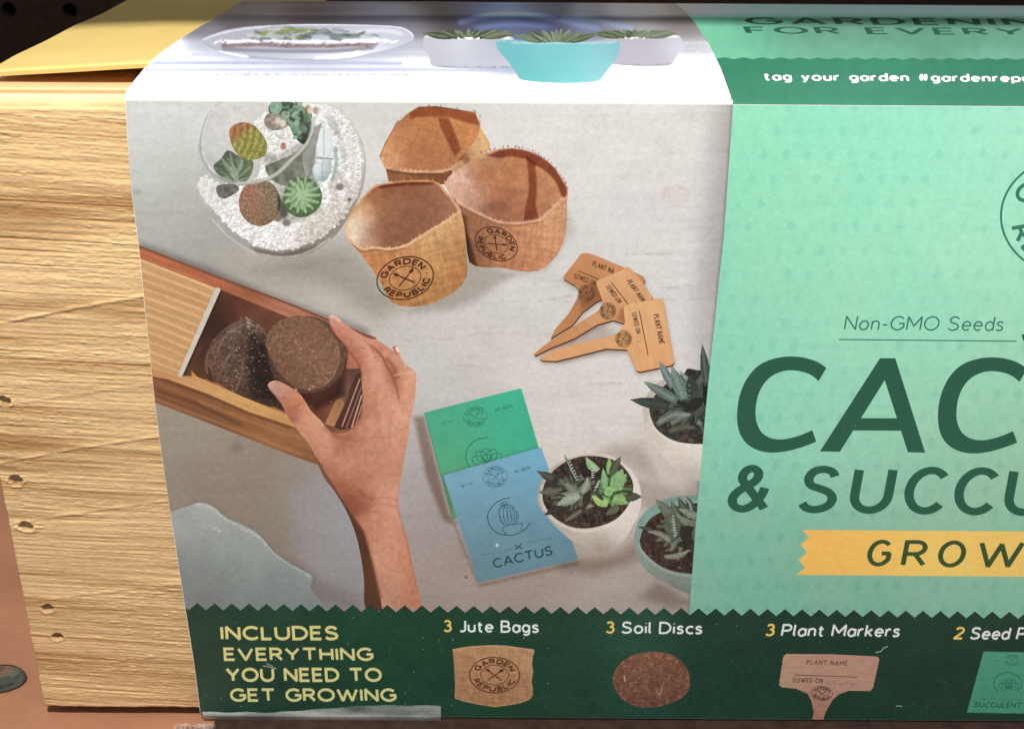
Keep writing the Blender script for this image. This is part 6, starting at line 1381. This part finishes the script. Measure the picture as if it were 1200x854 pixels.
# dust caught on the print
rr = random.Random(21)
def dust(key, n, x0_, x1_, y0_, y1_, c, rmin=.25, rmax=.75):
    fs = []
    for _ in range(n):
        x, y = rr.uniform(x0_, x1_), rr.uniform(y0_, y1_); r_ = rr.uniform(rmin, rmax) * (1.5 if rr.random() < .1 else 1)
        fs.append([(x + r_ * math.cos(a) * rr.uniform(.6, 1.3), y + r_ * math.sin(a) * rr.uniform(.6, 1.3)) for a in (0, 1.3, 2.6, 3.9, 5.2)])
    A.polys(None, fs, c)
dust('band', 420, 235, 1480, 722, 836, lambda P, C: C + (np.array([176, 186, 174.]) - C) * .42, .25, .6)
dust('band', 40, 235, 1480, 722, 836, (196, 202, 190), .25, .6)
dust('band', 40, 236, 520, 722, 836, (190, 200, 186), .3, .65)
dust('photo', 60, 225, 800, 440, 700, lambda P, C: C + (np.array([235, 232, 226.]) - C) * .6, .3, .6)
dust('green', 90, 850, 1480, 420, 700, lambda P, C: C + (np.array([226, 240, 226.]) - C) * .5, .25, .55)
A.grade = {'green': (.97, (1.05, 1.0, 1.0)), 'band': (.86, (.90, .86, .78)), 'bowl': (.8, (1.05, 1.03, 1.0)), 'bagA': (.84, (.99, .99, .97), 1.06), 'bagB': (.86, (.99, .99, .97), 1.08), 'bagC': (.82, (.99, .99, .97), 1.06), 'pkG': (.86, (1.05, .99, 1)), 'pkB': (.84, (1.04, .99, .97)),
    'disc': (.9, (1.06, .94, .88), .95), 'sdisc': (.85, (1.03, 1, 1)), 'potA': (.72, (1.02, 1.0, .97), 1.12), 'potB': (.75, (1.02, 1.0, .97), 1.14), 'potC': (.8, (1.0, 1, .97), 1.1), 'hand': (.80, (.945, .92, .86), 1.2), 'crate': (.95, (.99, .97, .94), 1.1), 'photo': (1.0, (1.05, 1.03, 1.0)), 'cuff': (.55, (1.04, 1.01, .96)), 't_cactus': (1.0, (1.04, .93, .88)), 't_succ': (1.0, (1.04, .93, .88)), 'spack': (.9, (1.05, .97, .95))}
objs = A.build(SLV)

# ------------------------------------------------------------------ top of the sleeve
m_top = mat_print('printed_card_top', 0.40, 0.04, 0.30)
B = Art(top, E_top, m_top, None)
def backy(x):
    q = project([[-0.05, TOPD[-1, 0], TOPD[-1, 1]], [0.15, TOPD[-1, 0], TOPD[-1, 1]]]); return q[0, 1] + (x - q[0, 0]) * (q[1, 1] - q[0, 1]) / (q[1, 0] - q[0, 0])
print('back', backy(284), backy(1200))
_te = [(p[0] + .7, p[1] + .3) for p in cat(EDGE_T, 4, False)]
B.clip = np.array([(147.2, float(foldy(147)) - .3)] + [p for p in _te if float(backy(284)) + .7 < p[1] < float(foldy(147)) - .6] + [(284, float(backy(284)) + .6), (1498, float(backy(1498)) + .6), (1498, float(foldy(1498)) - .3)])
for k, nm, par, lb in [('tphoto', 'printed_top_photo', None, 'printed photograph of pots on a white table'), ('tgreen', 'printed_top_panel', None, 'mint part of the sleeve top'), ('tband', 'printed_top_band', None, 'dark green band of the sleeve top'),
    ('tbowl', 'printed_glass_bowl', 'tphoto', None), ('tp1', 'printed_white_planter', 'tphoto', 'left white planter'), ('tp3', 'printed_white_planter', 'tphoto', 'right white planter'), ('tp2', 'printed_teal_planter', 'tphoto', None),
    ('tt1', 'printed_lettering', 'tgreen', None), ('tt2', 'printed_lettering', 'tband', None)]:
    B.pic(k, nm, par, lb)
tle = [(p[0] + .8, p[1] + .2) for p in cat(EDGE_T, 4, False)]
PT = [(859, 121.8), (856, 112), (852, 101), (845, 81), (836, 62), (825, 43), (813, 25), (800, 11), (786, 1.2)]
fy = lambda x: 118.4 + (x - 147) * .0052
tph = gm([(200, 110, 255, 255, 255), (500, 105, 255, 255, 255), (800, 110, 255, 254, 255), (200, 85, 236, 240, 252), (300, 80, 224, 230, 250), (420, 88, 240, 242, 253), (240, 62, 226, 230, 244), (250, 50, 210, 212, 222), (480, 60, 238, 240, 248), (820, 70, 250, 248, 252), (760, 60, 250, 250, 253), (240, 38, 150, 146, 148), (300, 24, 124, 112, 110), (280, 12, 96, 82, 78), (400, 24, 98, 88, 98), (360, 10, 92, 76, 70), (450, 30, 118, 112, 132), (520, 14, 84, 68, 62), (480, 40, 150, 146, 156), (560, 24, 104, 112, 146), (600, 28, 126, 140, 178), (640, 24, 108, 116, 152), (690, 28, 150, 160, 188), (720, 24, 168, 174, 196), (750, 30, 188, 180, 180), (800, 40, 184, 174, 172), (820, 55, 190, 182, 180), (780, 16, 150, 136, 128), (640, 8, 84, 70, 62), (700, 14, 112, 98, 90), (800, 8, 110, 98, 90)], 3.4, 5)
def tp(P, C=None):
    c = tph(P)
    c = c + (254 - c) * sstep(84, 96, P[:, 1] + (P[:, 0] < 0))[:, None]
    wn = fbm(P[:, 0] / 120, P[:, 1] / 3.5, 3, 4) - .5
    w_ = sstep(46, 60, P[:, 1]) * (1 - sstep(88, 96, P[:, 1]))
    dk = 1 - sstep(18, 42, P[:, 1])
    tb = np.array([246, 247, 252.0]); c = c + (np.maximum(c, tb - 8) - c) * sstep(44, 50, P[:, 1])[:, None] * (sstep(60, 90, P[:, 1]) * .4 + .35)[:, None]
    return c * (1 - .12 * (1 - sstep(38, 48, P[:, 1])))[:, None] * (1 + .22 * wn * dk - .07 * np.maximum(wn, 0) * 2 * w_)[:, None]
B.poly('tphoto', [(140, 124), (140, 100), (190, 40), (280, 0), (288, -2), (790, -2)] + PT[::-1] + [(860, 126)], tp, 2.2)
for y, x0_, x1_, c, w in ((74, 180, 470, (196, 202, 236), 1.5), (82, 165, 600, (206, 212, 242), 1.6), (87, 160, 480, (176, 182, 216), .5), (64, 225, 470, (212, 216, 234), 1.2), (50, 700, 840, (226, 226, 238), 1), (60, 760, 846, (206, 206, 222), .8), (78, 640, 850, (226, 230, 246), 1), (87, 790, 850, (222, 224, 238), .7)):
    B.brush('tphoto', [(x0_, y), (x1_, y + .5)], w, c, .7, .9)
for pts, c in (([(540, 26), (575, 18), (620, 18), (665, 26), (700, 34)], (150, 174, 226)), ([(660, 22), (700, 24), (740, 34)], (172, 192, 230)), ([(560, 34), (600, 28), (640, 32)], (126, 146, 200)), ([(610, 22), (640, 30), (650, 36)], (92, 104, 148))):
    B.brush('tphoto', pts, 3, c, .6, .9, 1)
B.poly('tbowl', cat(Z(220, 0, 4)([(62, 192), (120, 162), (200, 138), (330, 122), (600, 114), (950, 122), (1035, 143), (1062, 175), (1040, 205), (980, 225), (860, 250), (750, 275), (600, 286), (400, 282), (250, 270), (150, 242), (85, 215)]), 3),
       gm([(250, 48, 214, 214, 222), (290, 40, 190, 186, 190), (330, 38, 186, 186, 196), (380, 32, 190, 192, 204), (440, 34, 206, 206, 214), (470, 42, 214, 214, 222), (300, 66, 222, 226, 238), (350, 68, 232, 234, 242), (400, 68, 244, 244, 248), (440, 60, 230, 230, 236), (260, 54, 196, 192, 196)], 3, 3), 1.8)
for pts, w, c, a in (([(300, 41), (320, 38), (350, 36), (370, 37)], 2.6, (150, 160, 86), .9), ([(316, 42), (345, 44), (356, 40)], 1.6, (204, 206, 180), .8), ([(358, 42), (375, 38), (395, 42), (420, 42)], 2.4, (110, 128, 128), .8), ([(318, 31), (330, 30), (345, 34)], 1.4, (128, 138, 100), .8),
    ([(262, 54), (300, 52), (350, 54), (400, 53), (440, 51)], 2.6, (154, 126, 126), .9), ([(266, 50), (310, 48), (360, 50), (420, 49), (442, 47)], 2.0, (236, 236, 242), .9), ([(262, 58), (320, 60), (390, 60), (436, 56)], 2.0, (148, 146, 156), .8), ([(370, 70), (400, 67), (420, 62)], 2.2, (250, 250, 253), .9),
    ([(238, 46), (270, 37), (330, 30), (420, 29), (470, 32), (484, 42)], 1.0, (232, 232, 238), .8), ([(240, 52), (270, 64), (330, 70), (400, 70), (450, 62), (482, 50)], 1.2, (190, 192, 206), .8), ([(250, 60), (290, 67)], 1.3, (250, 250, 254), .9), ([(420, 38), (450, 36), (470, 40)], 2.2, (226, 226, 232), .8)):
    B.brush('tbowl', pts, w, c, a, .7, 1)
rr = random.Random(8)
for _ in range(40):
    x_, y_ = rr.uniform(290, 450), rr.uniform(34, 46)
    B.brush('tbowl', [(x_, y_), (x_ + rr.uniform(4, 14), y_ + rr.uniform(-2.5, 2.5))], rr.uniform(.6, 1.6), rr.choice([(122, 138, 84), (92, 108, 96), (196, 200, 196), (150, 160, 120), (226, 226, 230), (128, 128, 132), (80, 92, 76)]), .7, .8)
for _ in range(30):
    x_ = rr.uniform(245, 470); B.brush('tbowl', [(x_, rr.uniform(47, 51)), (x_ + rr.uniform(3, 9), rr.uniform(47, 51))], .9, (244, 244, 248), .8, .8)
for _ in range(60): B.blob('tbowl', rr.uniform(262, 440), rr.uniform(50, 56), 2.0, .8, rr.choice([(120, 92, 92), (206, 190, 190), (176, 140, 138)]), .8, .4)
ZP = Z(560, 10, 4.286); Z6 = Z(480, 0, 3.158)
B.poly('tp1', cat(Z6([(50, 150), (62, 132), (120, 136), (250, 138), (380, 138), (395, 200), (385, 250), (200, 253), (90, 246), (76, 225), (66, 195), (52, 172)]), 3), gm([(500, 50, 214, 212, 216), (540, 50, 224, 224, 226), (570, 50, 206, 206, 216), (520, 74, 210, 210, 220), (570, 74, 214, 214, 224)], 3, 4), 3)
B.poly('tp3', cat(ZP([(640, 150), (760, 146), (880, 142), (1000, 136), (1024, 158), (1034, 192), (1010, 225), (985, 262), (965, 284), (850, 290), (690, 282), (640, 260)]), 3), gm([(730, 48, 208, 202, 210), (790, 45, 218, 214, 220), (795, 60, 228, 226, 230), (740, 70, 216, 210, 218), (780, 74, 216, 210, 218)], 3, 4), 3)
B.brush('tp3', ZP([(700, 284), (850, 291), (965, 284)]), .8, (170, 160, 166), .8); B.brush('tp3', ZP([(700, 148), (880, 143), (1000, 138)]), .8, (252, 250, 252), .8)
B.brush('tp1', Z6([(62, 134), (180, 139), (370, 140)]), .9, (252, 250, 252), .9); B.brush('tp1', Z6([(95, 247), (200, 253), (380, 251)]), .8, (170, 164, 176), .7)
def spikes(key, cx, cy, w, h, n, cols, seed):
    r2 = random.Random(seed)
    for i in range(n):
        q = (i + .5) / n * 2 - 1; q = q * (1 if i % 2 else .75)
        x = cx + q * w; hh = h * (1 - .62 * q * q) * r2.uniform(.7, 1.05); tipx = x + q * w * .42
        leaf(B, key, (cx + q * w * .55, cy), (tipx, cy - hh), w * .16, r2.choice(cols), 1.8, 0, r2.choice([(176, 186, 156), (150, 164, 128)]))
gc = [(112, 124, 92), (92, 104, 74), (134, 148, 114), (78, 88, 62), (120, 136, 110)]
spikes('tp1', 549, 44, 50, 10, 13, gc, 1); spikes('tp3', 744, 43.5, 46, 9.5, 13, gc, 2)
B.poly('tp2', cat(ZP([(92, 168), (110, 160), (140, 160), (400, 170), (600, 170), (692, 165), (712, 178), (712, 215), (690, 262), (655, 305), (625, 345), (590, 368), (450, 376), (300, 370), (215, 357), (195, 330), (155, 272), (110, 222), (95, 195)]), 3),
       gm([(585, 52, 138, 208, 214), (650, 53, 146, 216, 220), (720, 52, 150, 212, 216), (600, 70, 118, 206, 204), (650, 70, 134, 224, 220), (700, 72, 156, 226, 226), (620, 88, 128, 216, 212), (680, 92, 150, 232, 228), (705, 85, 176, 236, 236)], 3, 4), 3)
B.brush('tp2', ZP([(100, 164), (250, 172), (450, 176), (692, 168)]), .9, (200, 240, 244), .9); B.brush('tp2', ZP([(180, 152), (250, 160), (450, 164), (690, 158)]), 1.1, (82, 70, 62), .7)
spikes('tp2', 652, 49, 44, 16, 15, gc, 3); spikes('tp2', 652, 49.5, 26, 15, 11, [(132, 148, 118), (150, 164, 132), (110, 126, 98)], 4)
# mint and dark band
gb = [(p[0], p[1]) for p in PT]
XT = 1500
B.poly('tgreen', [(860, 126)] + gb + [(XT, 1.2), (XT, 130)], noisy(gm([(870, 60, 138, 224, 180), (1000, 60, 146, 232, 190), (1190, 60, 146, 230, 190), (900, 30, 120, 204, 162), (1100, 30, 118, 196, 156), (900, 12, 104, 150, 124), (1100, 12, 98, 132, 108), (1000, 6, 88, 112, 92), (1190, 8, 86, 110, 92)], 3.2, 7), .05, 9), 4)
ywave = lambda x: 68.0 + (x - 840) * .0028
zt = []; x = 838.0
while x < XT: zt += [(x, ywave(x) + 1.5), (x + 11, ywave(x) - .7)]; x += 22
B.poly('tband', [(859.2, 124)] + PT[1:4] + [(839.5, 69)] + zt[1:] + [(XT, 70), (XT, 130)], noisy(gm([(870, 80, 62, 148, 106), (1000, 80, 66, 150, 112), (1190, 80, 62, 144, 108), (870, 110, 78, 156, 122), (1000, 112, 84, 162, 130), (1190, 112, 78, 152, 122)], 3, 10), .04, 8), 4)
text(B, 'tt2', 'tag your garden #gardenrepublic', (896.5, 93.8), (1242, 96.0), (-1.0, -8.2), .195, (252, 254, 250), .30, .56, 0, False, 1)
text(B, 'tt1', 'FOR EVERYONE', (878, 39.0), (1322, 41.6), (-3.6, -6.9), .20, (52, 104, 78), .40, .60, 0, False, 1)
text(B, 'tt1', 'GARDENING', (879, 28.2), (1262, 29.6), (-4.2, -7.0), .20, (44, 84, 64), .40, .60, 0, False, 1)
B.boost = .75
B.build(SLV)

# ------------------------------------------------------------------ clear tape on the lower edge, plastic on the shelf
m_tape = mat_clear('clear_tape', 0.34, 0.22, 90, 0.35, (0.4, 1, 1.2)); m_tape.node_tree.nodes['Principled BSDF'].inputs['Base Color'].default_value = (.92, 1, .96, 1)  # whitish tint and haze stand in for gloss reflections on the tape
def tape():
    xa, xb = front([[238, 838]])[0][0], front([[517, 838]])[0][0]
    z1 = front([[400, 824]])[0][2]
    P = [(YF - 0.00035, z1), (YF - 0.00038, SLBOT + .001), (YF - .0003, SLBOT - .0002), (YF + .004, SLBOT - .0005), (YF + .018, SLBOT - .0006)]
    n = 60; V = []; 
    for i in range(n + 1):
        x = xa + (xb - xa) * i / n
        for j, (y, z) in enumerate(P):
            dz = 0
            if j == 0: dz = -0.0021 * (1 - min(1, max(0, (i / n - .3) / .4)) ** 1.0) + .0001 * math.sin(i * .7)
            V.append((x, y - .00012 * abs(math.sin(i * 1.7 + j)), z + dz))
    Fc = []
    m = len(P)
    for i in range(n):
        for j in range(m - 1):
            a = i * m + j; Fc.append((a, a + 1, a + m + 1, a + m))
    return fast_mesh('clear_tape', V, Fc, m_tape, SLV, smooth=True)
tape()
# dark shelf edging in front of the sleeve, below its lower edge
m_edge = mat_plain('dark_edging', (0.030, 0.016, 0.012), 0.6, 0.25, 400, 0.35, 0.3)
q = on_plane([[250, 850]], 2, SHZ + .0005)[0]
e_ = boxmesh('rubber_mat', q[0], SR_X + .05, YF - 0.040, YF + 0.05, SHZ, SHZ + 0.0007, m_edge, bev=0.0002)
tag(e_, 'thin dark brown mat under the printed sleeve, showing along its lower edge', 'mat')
m_film = mat_clear('crinkled_film', 0.10, 0.2, 420, 1.0)
def film():
    c = on_plane([[232, 850]], 2, SHZ + .001)[0]
    V = []; n, m = 22, 14; r3 = random.Random(3)
    for i in range(n):
        for j in range(m):
            x = c[0] - .0048 + .0085 * i / (n - 1); y = c[1] - .0088 + .0092 * j / (m - 1)
            V.append((x + r3.uniform(-.0001, .0001), y, SHZ + .0008 + .0005 * abs(math.sin(i * 1.3 + j * .8)) + r3.uniform(0, .0002)))
    Fc = [(i * m + j, (i + 1) * m + j, (i + 1) * m + j + 1, i * m + j + 1) for i in range(n - 1) for j in range(m - 1)]
    o = fast_mesh('plastic_scrap', V, Fc, m_film, smooth=False)
    tag(o, 'crumpled scrap of clear plastic film on the shelf below the sleeve corner', 'plastic film')
film()
def pebble():
    c = on_plane([[-2, 794]], 2, SHZ + .001)[0]
    m = mat_clear('clear_plastic', 0.40, 0.10, 260, 0.5); m.node_tree.nodes['Principled BSDF'].inputs['Base Color'].default_value = (.10, .11, .09, 1)
    V = []; Fc = []; n, k = 40, 9; R_ = .0056
    prof_ = [(1.0, .0), (1.06, .12), (1.0, .28), (.86, .34), (.74, .30), (.66, .22), (.4, .20), (.12, .19)]
    for a in range(n):
        t = 2 * math.pi * a / n
        for r_, h in prof_: V.append((c[0] + R_ * r_ * math.cos(t), c[1] + R_ * .72 * r_ * math.sin(t), SHZ + .0002 + h * .0045))
    kk = len(prof_)
    for a in range(n):
        for j in range(kk - 1):
            p, q2 = a * kk + j, ((a + 1) % n) * kk + j; Fc.append((p, q2, q2 + 1, p + 1))
    V.append((c[0], c[1], SHZ + .0002 + .19 * .0045)); V.append((c[0], c[1], SHZ + .0002)); 
    tri = []
    o = fast_mesh('plastic_bumper', V, Fc, m, smooth=True)
    import bmesh
    bm = bmesh.new(); bm.from_mesh(o.data); bm.verts.ensure_lookup_table()
    for a in range(n):
        b2 = (a + 1) % n
        bm.faces.new((bm.verts[a * kk + kk - 1], bm.verts[b2 * kk + kk - 1], bm.verts[n * kk])); bm.faces.new((bm.verts[b2 * kk], bm.verts[a * kk], bm.verts[n * kk + 1]))
    for f in bm.faces: f.smooth = True
    bmesh.ops.recalc_face_normals(bm, faces=bm.faces[:]); bm.to_mesh(o.data); bm.free()
    tag(o, 'small clear plastic bumper lying on the brown shelf left of the box', 'bumper')
pebble()
